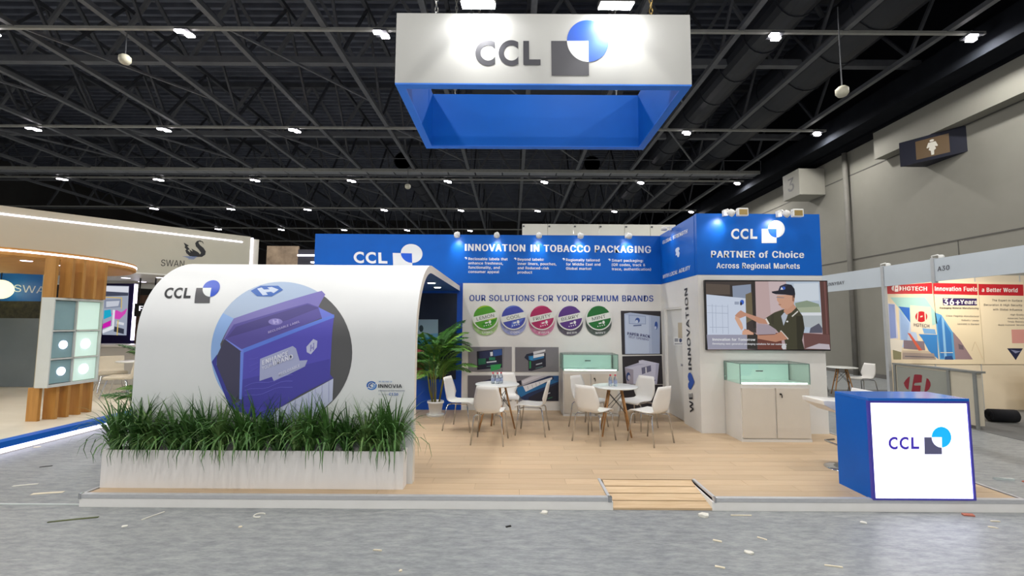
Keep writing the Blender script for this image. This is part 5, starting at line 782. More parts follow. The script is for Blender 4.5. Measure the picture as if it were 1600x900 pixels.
for x, y, a, lb in ((-.81, 7.52, -15, 'white shell chair seen in profile beside the potted palm'), (-.31, 6.72, 82, 'white shell chair with its back to the viewer before the palm side table'), (.33, 7.26, 168, 'white shell chair in profile facing the palm side table'), (-.08, 8.02, 275, 'white shell chair behind the palm side table facing the aisle'),
    (1.24, 6.82, 50, 'white shell chair turned from the viewer, nearest the table pair gap'), (2.05, 6.76, 126, 'white shell chair nearest the tower with its rounded back showing'), (1.31, 7.70, -45, 'white shell chair in front of the rear glass showcase'), (2.12, 7.68, 218, 'white shell chair in front of the black bordered posters')):
    place(ch, used, (x, y, .12), math.radians(a), lb)
PET = mat('bottle_clear', 'dfe8f2', .08, trans=.75, ior=1.2, noise='d6e0ec', scale=5); LAB = mat('bottle_label', 'b9c3d8', .4, noise='7f8cb4', scale=30); CAPM = mat('bottle_cap', 'd8465a', .4, noise='cc3c50', scale=5)
bo = thing('water_bottle', 'x', 'bottle', (0, 0, 0), group='water bottles')
MB().lathe([(.001, 0), (.028, .002), (.031, .02), (.031, .1), (.026, .125), (.012, .15), (.012, .165), (.001, .165)], (0, 0, 0), 16).build('bottle_body', PET, bo, True); MB().lathe([(.0315, .04), (.0318, .045), (.0318, .085), (.0315, .09)], (0, 0, 0), 16).build('bottle_label', LAB, bo); MB().lathe([(.001, .182), (.014, .182), (.0145, .16), (.001, .16)], (0, 0, 0), 12).build('cap', CAPM, bo)
used = []
for x, y, lb in ((-.30, 7.40, 'red capped water bottle on the palm side table, one of the pair'), (-.225, 7.38, 'red capped water bottle in the middle of the palm side table'), (-.17, 7.44, 'water bottle at the tower end of the bottles on the palm side table'), (1.57, 7.2, 'red capped water bottle on the tower side table, nearer the palm'), (1.645, 7.19, 'red capped water bottle on the tower side table, nearer the tower')): place(bo, used, (x, y, .868), 0, lb)
# ================================================================ showcases
CABM = mat('cabinet_cream', 'd8d0c2', .5, noise='d0c8ba', scale=1.5); CABW = mat('cabinet_white', 'dedbd4', .45, noise='d6d3cc', scale=1.5); KEYM = mat('dark_metal', '34322f', .35, .7, noise='2c2a28', scale=6); SEAM = mat('seam_grey', '8b8478', .7, noise='807a6e', scale=4)
def showcase(x, y, label, wdt=1.04, dep=.5):
    o = thing('glass_showcase', label, 'showcase', (x + wdt / 2, y + dep / 2, .12)); x1, y1 = x + wdt, y + dep
    MB().box(x, x1, y + .02, y1, .16, .94).build('cabinet_body', CABW, o); MB().box(x, x1, y + .005, y1, .12, .16).build('plinth', CABW, o)
    MB().box(x, x1, y, y1, .94, .965).build('cabinet_top', CABW, o, False, .003)
    for k in range(2):
        d = MB().box(x + .02 + k * (wdt / 2 - .01), x + wdt / 2 - .012 + k * (wdt / 2 - .008), y, y + .02, .175, .905).build('door', CABM, o, False, .002)
        if k: MB().lathe([(.001, 0), (.014, 0), (.014, .02), (.001, .02)], (x + wdt / 2 + .07, y + .0, .82), 12, Matrix.Rotation(math.radians(90), 3, 'X')).build('lock', KEYM, d); MB().box(x + wdt / 2 + .08, x + wdt / 2 + .09, y - .02, y - .014, .77, .81).build('key', KEYM, d)
    MB().box(x, x1, y + .002, y + .02, .905, .94).build('top_rail', CABW, o)
    z0, z1 = .965, 1.262; t = .008
    for nm, bb in (('front_pane', (x, x1, y, y + t)), ('rear_pane', (x, x1, y1 - t, y1)), ('side_pane', (x, x + t, y + t, y1 - t)), ('side_pane', (x1 - t, x1, y + t, y1 - t))): MB().box(*bb, z0, z1).build(nm, GLASS, o)
    MB().box(x, x1, y, y1, z1, z1 + t).build('top_pane', GLASS, o)
    ED = mat('glass_edge', '6f8a80', .3, noise='66807a', scale=5)
    for a, bq in (((x, y), (x1, y)), ((x1, y), (x1, y1)), ((x, y1), (x1, y1)), ((x, y), (x, y1))): MB().bar((*a, z1 + .004), (*bq, z1 + .004), .011).build('glass_edge', ED, o)
    for a in ((x, y), (x1, y), (x, y1), (x1, y1)): MB().bar((*a, z0), (*a, z1), .009).build('glass_edge', ED, o)
    MB().box(x + .03, x1 - .03, y1 - .03, y1 - .02, z0, z1 - .02).build('back_board', mat('pale_green_board', 'dff4ec', .4, noise='d8eee6', scale=1.5), o)
    MB().box(x + .02, x1 - .02, y + .02, y1 - .035, z0, z0 + .008).build('display_floor', mat('lit_shelf', 'e6efe8', .35, noise='dfe8e2', scale=2), o)
    MB().box(x + .03, x1 - .03, y + .012, y + .024, z0 + .008, z0 + .02).build('light_strip', mat('strip_white', 'f4fff8', .3, emit=9., noise='f4fff8'), o)
    MB().box(x + wdt * .47, x + wdt * .58, y1 - .034, y1 - .03, z0 + .14, z0 + .155).build('small_sticker', KEYM, o)
showcase(.975, 8.56, 'glass topped white showcase against the back wall behind the chairs')
showcase(3.42, 6.78, 'glass topped white showcase standing under the wall screen')
# ================================================================ reception counter and stool
ct = thing('reception_counter', 'blue reception counter with a glowing white front panel', 'counter', (4.12, 4.83, .12))
CX0, CX1, CY0, CY1 = 3.605, 4.628, 4.63, 5.07
CB = mat('counter_blue', '0060c2', .36, noise='005ab8', scale=1.1, spec=.3)
MB().box(CX0, CX0 + .03, CY0, CY1, .12, 1.09).build('side_panel', CB, ct); MB().box(CX1 - .03, CX1, CY0, CY1, .12, 1.09).build('side_panel', CB, ct); MB().box(CX0 + .03, CX1 - .03, CY1 - .03, CY1, .12, 1.09).build('rear_panel', CB, ct)
MB().box(CX0, CX1, CY0 - .03, CY1, 1.09, 1.118).build('counter_top', mat('counter_top_blue', '1466c8', .15, noise='1262c0', scale=1), ct, False, .003)
FR = mat('frame_violet', '4a44b0', .35, noise='443ea6', scale=3)
for a in ((CX0, CX0 + .022, .12, 1.09), (CX1 - .022, CX1, .12, 1.09), (CX0 + .022, CX1 - .022, 1.07, 1.09), (CX0 + .022, CX1 - .022, .12, .137)): MB().box(a[0], a[1], CY0 - .03, CY0, a[2], a[3]).build('front_frame', FR, ct)
MB().box(CX0 + .022, CX1 - .022, CY0 - .02, CY0, .137, 1.07).build('glowing_panel', mat('panel_glow', 'ececff', .4, emit=2.4, noise='ececff'), ct)
logo('counter', ct, LIGHTBOX, off=-.008)
st = thing('bar_stool', 'white bar stool with chrome disc foot behind the reception counter', 'stool', (4.06, 5.6, .12)); sx, sy = 4.06, 5.6
MB().lathe([(.001, .012), (.1, .018), (.2, .012), (.215, .004), (.215, 0), (.001, 0)], (sx, sy, .12), 28).build('base_disc', CHROME, st, True)
MB().tube([(sx, sy, .13), (sx, sy, .8)], .028, 12).build('column', CHROME, st, True)
m = MB(); poly = [(-.36, .955), (-.35, .905), (-.16, .80), (.0, .765), (.2, .79), (.27, .86), (.3, 1.06), (.285, 1.06), (.24, .94), (.0, .93), (-.3, .957)]
m.prism(poly, lambda u, v, dd: Vector((sx + u, sy + dd, v)), -.2, .2); m.build('seat_shell', CH, st, False, .006)
MB().tube([(sx - .0, sy - .16, .42), (sx - .14, sy - .12, .42), (sx - .16, sy, .42), (sx - .14, sy + .12, .42), (sx, sy + .16, .42)], .011, 8).build('foot_rest', CHROME, st, True)
# ================================================================ hanging sign
hs = thing('hanging_sign', 'rectangular hanging sign frame with white outside and blue inside', 'sign', (.4, 6.9, 5.05))
HX0, HX1, HY0, HY1, HZ0, HZ1 = -1.595, 2.405, 5.8, 8.03, 5.05, 6.06
SGW = mat('sign_white', 'b0b0ac', .6, noise='ababa7', scale=.8); t = .12
for nm, bb in (('front_board', (HX0, HX1, HY0, HY0 + .015)), ('rear_board', (HX0, HX1, HY1 - .015, HY1)), ('side_board', (HX0, HX0 + .015, HY0 + .015, HY1 - .015)), ('side_board', (HX1 - .015, HX1, HY0 + .015, HY1 - .015))): MB().box(*bb, HZ0 + .02, HZ1).build(nm, SGW, hs)
for nm, bb in (('inner_lining', (HX0 + .015, HX1 - .015, HY0 + .015, HY0 + t)), ('inner_lining', (HX0 + .015, HX1 - .015, HY1 - t, HY1 - .015)), ('inner_lining', (HX0 + .015, HX0 + t, HY0 + t, HY1 - t)), ('inner_lining', (HX1 - t, HX1 - .015, HY0 + t, HY1 - t))): MB().box(*bb, HZ0 + .02, HZ1 - .03).build(nm, SBLUE, hs)
RIM = mat('rim_blue', '2a78e0', .5, noise='2672d8', scale=2)
for nm, bb in (('rim', (HX0, HX1, HY0, HY0 + t)), ('rim', (HX0, HX1, HY1 - t, HY1)), ('rim', (HX0, HX0 + t, HY0 + t, HY1 - t)), ('rim', (HX1 - t, HX1, HY0 + t, HY1 - t))): MB().box(*bb, HZ0, HZ0 + .02).build(nm, RIM, hs)
logo('sign', hs, off=.004)
CHN = mat('chain_steel', '8f8f8a', .4, .9, noise='80807c', scale=9); CHB = mat('chain_brass', '9a8350', .4, .9, noise='8a7446', scale=9)
def chain(x, y, label, mm):
    o = thing('hanging_chain', label, 'chain', (x, y, HZ1)); z = HZ1 - .02; k = 0; m = MB()
    while z < 8.95:
        p = []
        for j in range(9):
            a = 2 * math.pi * j / 8; u = .022 * math.cos(a); v = .05 * math.sin(a); p.append((x + (u if k % 2 else 0), y + (0 if k % 2 else u), z + .05 + v))
        m.tube(p, .008, 5, False); z += .078; k += 1
    m.build('links', mm, o)
    MB().lathe([(.001, 0), (.035, .02), (.05, .1), (.04, .2), (.001, .22)], (x + .0, y, HZ1 + .55), 10).build('hoist_body', mm, o, True)
chain(-1.07, 5.88, 'steel chain holding the sign corner nearer the curved shell, front edge', CHN); chain(1.90, 5.88, 'brass coloured chain holding the sign front edge nearer the tower', CHB)
chain(-1.07, 7.95, 'steel chain holding the rear sign corner over the curved shell', CHN); chain(1.90, 7.95, 'steel chain holding the rear sign corner over the tower', CHN)
SUPER = mat('flood_lens', 'ffffff', .3, emit=60., noise='ffffff')
for x, lb in ((-.47, 'blazing white floodlight over the letters of the hanging sign'), (1.35, 'blazing white floodlight over the blue circle of the hanging sign')):
    o = thing('sign_floodlight', lb, 'floodlight', (x, HY0, HZ1)); q = Matrix.Rotation(math.radians(14), 3, 'X'); c0 = Vector((x, 5.60, 6.04))
    MB().tube([(x, HY0 + .02, HZ1 - .02), (x, HY0 + .02, 6.12), (x, 5.63, 6.1)], .015, 6).build('bracket', KEYM, o)
    m = MB(); m.box(-.23, .23, -.12, .12, -.0, .06, Matrix.Translation(c0) @ q.to_4x4()); m.build('flood_case', KEYM, o, False, .01)
    m = MB(); m.box(-.215, .215, -.105, .105, -.012, .0, Matrix.Translation(c0) @ q.to_4x4()); m.build('flood_lens', SUPER, o)
    light('flood_light', 'SPOT', tuple(c0 + Vector((0, .03, -.03))), (x, 5.74, 5.2), FLOOD_W, o, (1., .99, .95), .04, angle=88, blend=.25)
# ================================================================ neighbouring stand with slatted pillar
ns = thing('neighbour_platform', 'pale platform with a blue edge and glowing strip across the aisle', 'platform', (-9, 9, 0))
MB().box(-20, -7.05, 4.2, 16.8, 0, .165).build('deck', mat('cream_floor', 'd9d2c0', .35, noise='cfc7b4', scale=1.2, stretch=(1, 4, 1)), ns); MB().box(-7.05, -7.03, 4.2, 16.8, .085, .17).build('blue_edge', BLUE, ns); MB().box(-7.22, -7.05, 4.2, 16.8, .1655, .1675).build('blue_border', BLUE, ns)
MB().box(-7.05, -7.025, 4.2, 16.8, .02, .08).build('light_strip', mat('strip_violet', 'e9e6ff', .3, emit=2.2, noise='e9e6ff'), ns)
LAR = mat('larch_board', 'c08c48', .5, noise='a87638', scale=2.5, stretch=(5, 5, .6), rnd=.07); LARH = mat('larch_veneer', 'c8914a', .5, noise='b27d3c', scale=1.6, stretch=(1, 6, 1)); LEDV = mat('led_violet', 'efeaff', .3, emit=5., noise='efeaff')
sl = thing('slatted_pillar', 'pillar of upright larch boards beside the lit glass cabinet', 'pillar', (-7.95, 8.05, .165))
for (xa, xb, y0) in ((-8.10, -7.93, 7.64), (-8.0, -7.81, 7.81), (-7.94, -7.78, 7.98), (-7.92, -7.77, 8.19), (-7.93, -7.79, 8.42)):
    for za, zb, dx in ((.165, .715, 0.), (2.245, 2.935, .1)): MB().box(xa - .02 + dx, xb + dx, y0, y0 + .05, za, zb).build('board', LAR, sl)
cn = thing('wooden_canopy', 'round larch canopy disc ringed by a violet light strip', 'canopy', (-10.2, 8.96, 2.93)); cx, cy = -10.2, 8.96
MB().lathe([(.001, 2.935), (1.96, 2.935), (2.02, 2.97), (2.02, 3.03)], (cx, cy, 0), 72).build('canopy_disc', LARH, cn); MB().lathe([(2.025, 3.03), (2.03, 3.032), (2.03, 3.06), (2.025, 3.062)], (cx, cy, 0), 72).build('light_strip', LEDV, cn); MB().lathe([(2.02, 3.06), (2.02, 3.1), (.001, 3.1)], (cx, cy, 0), 72).build('canopy_top', LARH, cn)
for a, (x, y) in enumerate(((-8.9, 8.15), (-9.0, 8.75), (-9.6, 8.1), (-9.3, 9.6))):
    MB().lathe([(.001, 2.93), (.075, 2.93), (.085, 2.934)], (x, y, 0), 16).build('downlight', LEDV, cn)
    light('canopy_light', 'SPOT', (x, y, 2.9), (x, y, 0), 30, cn, (1, .95, .88), .05, angle=120, blend=.8)
gc = thing('lit_cabinet', 'white glass fronted cabinet with glowing round lamps on the slatted pillar', 'cabinet', (-7.9, 8.3, .73)); gx = -7.86
CBW = mat('cab_gloss', 'd6d9d2', .3, noise='ced1ca', scale=2)
for nm, bb in (('back_panel', (gx - .12, gx - .1, 7.62, 8.52, .72, 2.24)), ('side_panel', (gx - .12, gx + .1, 7.60, 7.62, .72, 2.24)), ('side_panel', (gx - .12, gx + .1, 8.5, 8.52, .72, 2.24)), ('top_panel', (gx - .12, gx + .1, 7.62, 8.5, 2.2, 2.24)), ('bottom_panel', (gx - .12, gx + .1, 7.62, 8.5, .72, .77)), ('divider', (gx - .1, gx + .09, 8.02, 8.04, .77, 2.2))): MB().box(*bb).build(nm, CBW, gc)
for z in (1.18, 1.66): MB().box(gx - .1, gx + .09, 7.62, 8.5, z, z + .025).build('shelf', CBW, gc)
PG = mat('pane_green', 'cfe6dc', .2, noise='c6dfd4', scale=1.5); PB = mat('pane_blue', '8fb0b4', .15, noise='86a6ac', scale=1.5)
for i, (z0, z1) in enumerate(((.78, 1.17), (1.21, 1.65), (1.69, 2.19))):
    MB().box(gx + .05, gx + .056, 8.045, 8.49, z0, z1).build('lit_pane', mat('pane_lit', 'd4efe2', .2, emit=.35, noise='d4efe2'), gc); MB().box(gx + .05, gx + .056, 7.63, 8.015, z0, z1).build('clear_pane', PB, gc)
    if i < 2:
        for y, r in ((7.85, .07), (8.26, .085)): MB().lathe([(.001, 0), (r, 0), (r, .01), (.001, .012)], (gx + .057, y, (z0 + z1) / 2), 20, Matrix.Rotation(math.radians(90), 3, 'Y')).build('round_lamp', LEDV, gc)
sf = thing('neighbour_fascia', 'tall pale slanting fascia with a black bird emblem and violet light strip', 'fascia', (-10, 11.6, 3.1)); FAS = mat('fascia_pale', 'b5b2a2', .6, noise='adaa9b', scale=.5)
fn = SURF['swan']
MB().prism([(-5, 3.13), (5.1, 3.13), (5.1, 4.45), (-5, 4.45)], fn, -.2, 0.).build('fascia_board', FAS, sf); MB().prism([(-5, 4.24), (4.88, 4.24), (4.88, 4.275), (-5, 4.275)], fn, .0, .015).build('light_strip', LEDV, sf); MB().prism([(5.12, 3.2), (5.17, 3.2), (5.17, 4.42), (5.12, 4.42)], fn, -.05, .015).build('light_strip', LEDV, sf)
MB().prism([(5.1, 3.13), (5.35, 3.13), (5.35, 4.4), (5.1, 4.4)], fn, -.3, -.06).build('end_return', FAS, sf)
flat('bird_emblem', *PICS['swan_logo'], PRINT, sf, .004); texts('swan', sf)
m = MB(); m.prism([(-5, 3.1), (5.2, 3.1), (5.2, 3.13), (-5, 3.13)], fn, -7., 0.); m.build('soffit', mat('soffit_white', 'd9d8d2', .5, noise='d0cfc9', scale=1), sf)
for u, dd in ((3.1, -1.), (2.4, -1.9), (3.9, -2.2), (2.9, -3.2), (3.5, -4.2)):
    p = fn(u, 3.095, dd); MB().lathe([(.001, 0), (.1, 0), (.11, .006)], p, 14).build('downlight', LEDV, sf)
pw_ = thing('lettered_wall_sign', 'blue lettered wall sign over a dark foliage picture and grey glass', 'sign', (-13, 11.6, .17))
MB().box(-17, -12.0, 11.5, 11.6, 2.34, 3.05).build('blue_board', mat('sky_board', '1f74c8', .4, noise='1a66b4', scale=1), pw_); MB().box(-17, -12.0, 11.5, 11.6, 1.9, 2.34).build('foliage_picture', mat('foliage_pic', '4a4a30', .5, noise='1d1c16', scale=9), pw_)
for k in range(3): MB().box(-12.05 - 1.35 * (k + 1), -12.05 - 1.35 * k - .03, 11.5, 11.53, .17, 1.9).build('glass_panel', mat('grey_glass', '7f8a8e', .15, noise='747f84', scale=.8), pw_)
MB().box(-12.05, -11.98, 11.46, 11.62, .17, 3.05).build('end_post', mat('post_cream', 'd8d0b0', .5, noise='cfc7a8', scale=2), pw_)
texts('bluewall', pw_)
gl = thing('globe_lamp', 'large glowing yellow globe lamp in front of the blue lettering', 'lamp', (-12.75, 11.2, 2.5)); MB().lathe([(.24 * math.sin(math.pi * i / 12) + .001, -.24 * math.cos(math.pi * i / 12)) for i in range(13)], (-12.82, 11.2, 2.62), 20).build('globe', mat('globe_glow', 'ffeeb4', .4, emit=1.6, noise='ffeeb4'), gl, True); MB().tube([(-12.82, 11.2, 2.86), (-12.82, 11.2, 3.1)], .01, 6).build('rod', KEYM, gl)
# deep background of that stand
bs = thing('display_screen', 'colourful picture screen with a violet edge deep in the neighbouring stand', 'screen', (-12.3, 14.1, 1.3)); MB().box(-12.9, -11.8, 14.01, 14.1, .165, 3.02).build('screen_frame', mat('violet_dark', '2a2058', .4, noise='241a50', scale=2), bs); MB().box(-11.83, -11.79, 13.99, 14.08, 1.25, 3.0).build('light_strip', LEDV, bs); flat('picture', *PICS['backscreen'], SCREEN, bs, .002)
fs_ = thing('hanging_word_sign', 'small black hanging sign with glowing white letters past the shell edge', 'sign', (-10.6, 13.05, 2.2)); MB().box(-10.95, -10.2, 13.005, 13.06, 1.98, 2.36).build('sign_board', KEYM, fs_); texts('fa', fs_, LIGHTBOX, .0)
for x in (-10.85, -10.4): MB().tube([(x, 13.03, 2.36), (x, 13.03, 3.1)], .02, 6).build('rod', KEYM, fs_)
wd = thing('timber_back_wall', 'brown timber slat wall behind the hanging word sign', 'wall panel', (-11.3, 15.6, .17))
for k in range(12): MB().box(-13.2 + .3 * k, -13.2 + .3 * k + .28, 15.6, 15.66, .17, 2.75).build('slat', mat('brown_slat', '8a6a58', .6, noise='7a5c4c', scale=2, rnd=.05), wd)
wl = thing('white_bar_counter', 'white bar counter standing behind the beige chairs', 'counter', (-10.8, 12.2, .17)); MB().box(-11.6, -9.6, 12.1, 12.7, .17, 1.16).build('bar_front', mat('bar_white', 'c9c7c0', .4, noise='c0beb7', scale=1), wl); MB().box(-11.7, -9.5, 12.02, 12.78, 1.16, 1.21).build('bar_top', mat('bar_white2', 'dddbd4', .3, noise='d4d2cb', scale=1), wl)
BEI = mat('beige_seat', 'd2c9b4', .6, noise='c9c0ab', scale=3)
lc = thing('lounge_chair', 'x', 'chair', (0, 0, 0), group='beige lounge chairs')
m = MB(); m.prism([(-.26, .40), (.22, .40), (.24, .43), (.22, .47), (-.2, .46), (-.24, .5), (-.3, .82), (-.36, .82), (-.32, .46)], lambda u, v, dd: Vector((u, dd, v)), -.27, .27); m.build('seat_shell', BEI, lc, True, .02)
for sx_, sy_ in ((1, 1), (1, -1), (-1, 1), (-1, -1)): MB().tube([(sx_ * .16, sy_ * .2, .41), (sx_ * .26, sy_ * .27, 0)], .013, 6).build('leg', CHROME, lc)
used = []; place(lc, used, (-8.75, 10.15, .165), math.radians(205), 'beige lounge chair with chrome legs nearest the shell edge'); place(lc, used, (-9.7, 11.0, .165), math.radians(-40), 'beige lounge chair set back before the white bar')
lt = thing('lounge_table', 'low white round table between the beige lounge chairs', 'table', (-9.1, 10.9, .165)); MB().lathe([(.001, .7), (.36, .7), (.38, .715), (.36, .73), (.001, .73)], (-9.1, 10.95, .165), 32).build('table_top', TOPM, lt, True); MB().tube([(-9.1, 10.95, .18), (-9.1, 10.95, .87)], .03, 10).build('column', CHROME, lt); MB().lathe([(.001, .015), (.24, .008), (.25, 0)], (-9.1, 10.95, .165), 24).build('base_disc', CHROME, lt)
mb = thing('marble_wall', 'brown marble patterned stand wall seen past the blue fascia end', 'wall panel', (-7.5, 17.1, 0)); MB().box(-9.4, -8.2, 17, 17.1, .0, 4.75).build('marble_panel', mat('marble_brown', 'a8937a', .3, noise='5c4a3a', scale=1.6), mb); MB().box(-8.2, -6., 17, 17.1, .0, 4.62).build('dark_panel', mat('dark_wall', '2c2c38', .5, noise='262632', scale=1), mb); MB().box(-8.2, -6., 16.96, 17., 4.36, 4.42).build('light_strip', LEDV, mb)
MB().lathe([(.001, -.02), (.1, -.01), (.1, .03), (.001, .04)], (-7.55, 16.9, 4.1), 14).build('spot_head', LEDV, mb)
# ================================================================ stands across the other aisle
hf = thing('booth_fascia', 'long pale blue grey fascia board with stand number across the aisle', 'fascia', (8.4, 8.5, 2.7)); FB = mat('fascia_blue_grey', 'c9d2da', .5, noise='c1cad2', scale=.8)
for y0, y1 in ((5.2, 8.86), (8.9, 10.06), (10.14, 13.2)): MB().box(8.4, 8.44, y0, y1, 2.73, 3.18).build('fascia_board', FB, hf)
ALP = mat('post_alu', 'c6c9cc', .35, .4, noise='bcbfc2', scale=4)
for y in (5.2, 8.88, 10.1, 13.2): MB().box(8.385, 8.455, y - .035, y + .035, 0 if y != 8.88 else 2.7, 3.2).build('post', ALP, hf)
texts('hgf', hf)
pwl = thing('poster_wall', 'cream booth wall carrying red headed company poster panels', 'stand wall', (10, 10.1, 0)); CRM = mat('booth_cream', 'e6d8bf', .6, noise='ded0b7', scale=1)
for k in range(4): MB().box(8.44 + 1.02 * k, 8.44 + 1.02 * k + 1.01, 10.1, 10.14, 0, 3.0).build('wall_panel', CRM, pwl)
for k in range(1, 4): MB().box(8.44 + 1.02 * k - .012, 8.44 + 1.02 * k + .002, 10.085, 10.1, 0, 3.0).build('panel_rail', ALP, pwl)
for k, lb in (('hg1', 'glass tower picture'), ('hg2', 'slogan panel'), ('hg3', 'text panel')): flat('poster_print', *PICS[k], PRINT, pwl, .016)
texts('hg', pwl, off=.026)
light('booth_light', 'SPOT', (9.4, 8.7, 3.0), (9.9, 10.1, 1.8), 150, pwl, (1, .9, .74), .1, angle=120, blend=.9)
for y, lb in ((10.2, 'white hook lamp on the fascia at the booth post'), (8.95, 'white hook lamp on the fascia beside the stand number')):
    o = thing('hook_lamp', lb, 'lamp', (8.45, y, 3.2)); MB().tube([(8.46, y, 3.18), (8.46, y, 3.25), (8.46, y - .12, 3.26), (8.46, y - .2, 3.22)], .014, 6).build('hook_arm', HEADW, o, True); MB().lathe([(.02, .05), (.045, .03), (.05, -.03)], (8.46, y - .2, 3.2), 12).build('lamp_head', HEADW, o, True)
hc = thing('booth_counter', 'grey framed booth counter with a dark red round emblem', 'counter', (8.7, 9.1, 0)); GF = mat('counter_frame', '8f918e', .4, .3, noise='858784', scale=4)
MB().box(8.38, 8.5, 8.2, 9.9, .06, 1.0).build('counter_body', mat('counter_cream', 'cfc6b2', .5, noise='c6bda9', scale=1.5), hc); MB().box(8.36, 8.54, 8.16, 9.94, 1.0, 1.035).build('counter_top', GF, hc)
MB().box(8.372, 8.38, 8.72, 9.84, .1, .97).build('emblem_panel', mat('emblem_grey', '9a9b92', .4, noise='92938a', scale=1), hc)
for y in (8.17, 8.66, 9.87): MB().box(8.355, 8.385, y, y + .05, 0, 1.0).build('frame_post', GF, hc)
flat('emblem', *PICS['hgc'], PRINT, hc, .01)
rl = thing('carpet_roll', 'black rolled carpet lying on the floor by the cream booth wall', 'carpet roll', (9.3, 8.9, .1)); 
d0, d1 = Vector((9.28, 8.86, .13)), Vector((9.7, 8.78, .13)); RB = mat('carpet_black', '16171c', .9, noise='101116', scale=20)
MB().tube([d0, d1], .12, 20).build('roll_body', RB, rl, True)
m = MB(); ax = (d0 - d1).normalized(); s1 = ax.orthogonal().normalized(); s2 = ax.cross(s1); pts = [d0 + ax * .006 + (s1 * math.cos(i * .5) + s2 * math.sin(i * .5)) * (.105 - .0018 * i) for i in range(46)]; m.tube(pts, .006, 4); m.build('spiral_end', mat('carpet_edge', '2a2c33', .9, noise='24262c', scale=20), rl)
tbl = copy_tree(tb_); tbl['label'] = 'white round table in the open booth beyond the screen tower'; tbl.location = (8.75, 12.0, 0)
for x, y, a, lb in ((9.35, 12.1, 190, 'white chair facing the table in the open booth'), (8.5, 12.75, 285, 'white chair half hidden by the tower in the open booth')):
    c = copy_tree(ch); c.location = (x, y, 0); c.rotation_euler = (0, 0, math.radians(a)); c['label'] = lb
bc = MB().box(8.3, 12.9, 5.3, 13.1, .001, .006).build('booth_carpet', mat('carpet_grey', '6e6e6c', .95, noise='646462', scale=8)); tag(bc, 'dark grey carpet laid under the cream walled booths', 'carpet')
sc2 = thing('side_counter', 'grey topped counter end past the carpet roll by the cream wall', 'counter', (11.5, 9.2, 0)); MB().box(11.05, 12., 8.9, 9.6, 0, .9).build('counter_body', CRM, sc2); MB().box(11.0, 12.05, 8.85, 9.65, .9, .94).build('counter_top', GF, sc2)
# ================================================================ scraps on the hall floor
PAP = mat('paper_white', 'e2e0d6', .8, noise='d6d4ca', scale=20); PALE = mat('wood_splinter', 'e2d9c4', .8, noise='d6ccb4', scale=20); LEAF = mat('dry_leaf', '5c6238', .7, noise='4a5230', scale=20); PINK = mat('pink_scrap', 'b8705e', .7, noise='a8624f', scale=20); TAPE = mat('clear_tape', 'c2cac8', .4, noise='b6bebc', scale=10)
def scrap(name, x, y, pts, mm, label, cat, h=.006):
    rgx = random.Random(int(x * 1000)); m = MB(); n = len(pts)
    vs = [(x + u, y + v, .001) for u, v in pts] + [(x + u, y + v, .001 + h * rgx.uniform(.6, 1.6)) for u, v in pts]
    m.add(vs, [tuple(range(n))[::-1], tuple(range(n, 2 * n))] + [(i, (i + 1) % n, n + (i + 1) % n, n + i) for i in range(n)])
    return tag(m.build(name, mm), label, cat)
def stick(l, w, a): c, s = math.cos(a), math.sin(a); return [(u * c - v * s, u * s + v * c) for u, v in ((-l / 2, -w / 2), (0, -w * .35), (l / 2, -w / 2), (l / 2, w / 2), (0, w * .65), (-l / 2, w / 2))]
def blob(r, seed):
    rgx = random.Random(seed); return [(r * rgx.uniform(.6, 1.1) * math.cos(i * .7), r * rgx.uniform(.5, .9) * math.sin(i * .7)) for i in range(9)]
scrap('leaf_blade', -4.07, 4.33, stick(.38, .022, .3), LEAF, 'long dry leaf blade lying before the platform end', 'leaf', .004)
m = MB(); m.tube([(-2.40 + .05 * math.cos(a / 3), 4.44 + .045 * math.sin(a / 3), .006) for a in range(2, 17)], .007, 5); tag(m.build('paper_curl', PAP), 'curled white paper ring lying before the planter', 'scrap')
scrap('paper_flake', .33, 4.54, blob(.045, 1), PAP, 'white paper flake close to the platform skirting', 'scrap', .012)
scrap('paper_wad', 1.86, 4.49, blob(.05, 2), PAP, 'crumpled white wad in front of the ramp corner', 'scrap', .02)
scrap('wood_stick', 1.77, 3.99, stick(.07, .018, -.5), PALE, 'short pale stick among the chalky scuffs past the ramp', 'splinter')
scrap('wood_stick', 2.18, 4.04, stick(.075, .014, -.7), PALE, 'pale stick lying alone farther from the ramp, near the counter side', 'splinter')
scrap('paper_flake', 1.94, 3.80, blob(.04, 4), PAP, 'white curled flake below the sticks past the ramp', 'scrap', .01)
scrap('wood_stick', 1.60, 3.575, stick(.07, .016, -.4), PALE, 'pale stick nearest the viewer past the ramp', 'splinter')
scrap('wood_stick', 2.24, 4.51, stick(.2, .014, .0), PALE, 'long pale splinter tucked by the skirting past the ramp', 'splinter')
scrap('wood_stick', -1.08, 3.80, stick(.07, .018, -.15), PALE, 'white stick alone on the floor before the planter', 'splinter')
scrap('yellow_chip', -2.44, 4.20, blob(.02, 6), PALE, 'tiny yellowish chip near the curled paper ring', 'scrap')
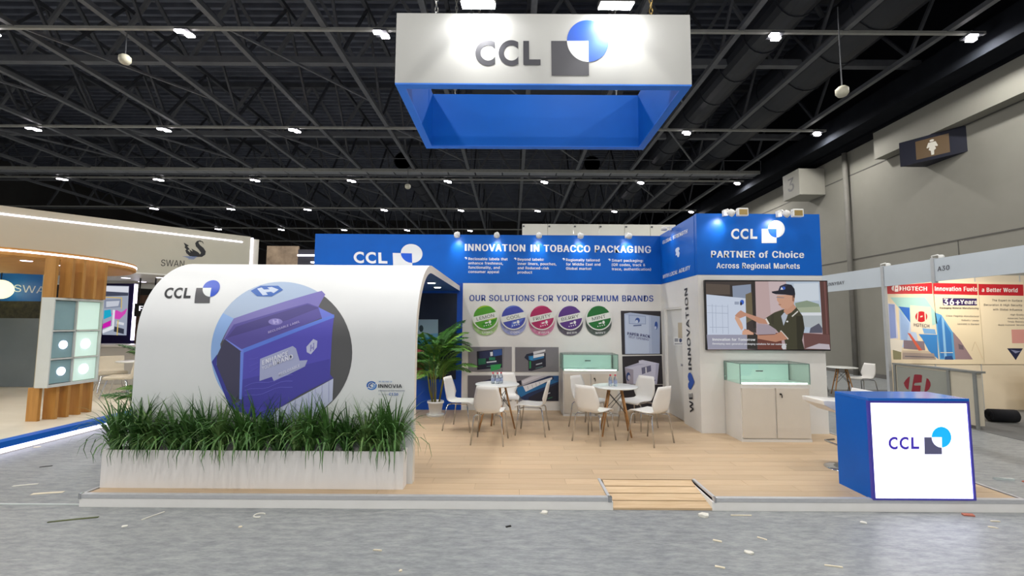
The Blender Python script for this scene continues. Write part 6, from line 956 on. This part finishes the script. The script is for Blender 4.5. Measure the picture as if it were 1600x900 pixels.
scrap('yellow_chip', -.82, 3.50, blob(.018, 7), PALE, 'tiny yellowish chip nearest the viewer before the planter', 'scrap')
scrap('dark_chip', -.02, 4.24, stick(.05, .018, .4), KEYM, 'small dark chip on the floor before the platform', 'scrap')
scrap('paper_strip', -3.40, 4.42, stick(.2, .012, 1.2), PAP, 'thin white paper strip before the planter end', 'scrap')
scrap('paper_flake', -4.1 + .62, 4.2, blob(.03, 8), PAP, 'small white flake beside the dry leaf blade', 'scrap')
scrap('paper_flake', -7.0 + .06, 6.72, blob(.06, 9), PALE, 'yellowish flake below the glowing edge of the neighbouring platform', 'scrap', .004)
scrap('paper_strip', -4.97, 4.97, stick(.28, .05, .25), PALE, 'pale torn strip beside the platform end', 'scrap', .004)
scrap('paper_strip', -5.46, 5.2, stick(.22, .03, .35), PAP, 'thin white torn strip farther along the aisle', 'scrap', .004)
scrap('dark_dash', -5.9, 5.85, stick(.12, .02, .5), KEYM, 'small dark dash of rubber on the aisle floor', 'scrap', .004)
scrap('pink_scrap', 4.475, 4.54, stick(.09, .035, -.25), PINK, 'pinkish scrap lying under the counter skirting', 'scrap', .012)
scrap('paper_flake', 3.32, 4.37, blob(.035, 12), PAP, 'white flake on the floor before the counter corner', 'scrap')
scrap('wood_stick', 2.485, 3.60, stick(.12, .014, -.3), PALE, 'pale splinter nearest the viewer before the counter', 'splinter')
scrap('wood_stick', 4.60, 4.41, stick(.08, .012, -.1), PALE, 'small splinter past the glowing counter, by the skirting', 'splinter')
scrap('wood_stick', 4.44, 4.28, stick(.07, .01, -.4), PALE, 'small splinter past the glowing counter, away from the skirting', 'splinter')
scrap('plastic_scrap', 5.95, 5.57, stick(.2, .04, -.2), TAPE, 'crumpled clear plastic scrap on the aisle past the counter', 'scrap', .02)
scrap('red_scrap', 6.12, 5.5, blob(.025, 15), PINK, 'little dark red scrap beside the clear plastic on the aisle', 'scrap', .01)

struct(MB().box(-7.0, -4.33, 4.66, 4.69, .0, .006).build('trim_1', TAPE), 'pale seam strip running along the hall floor')
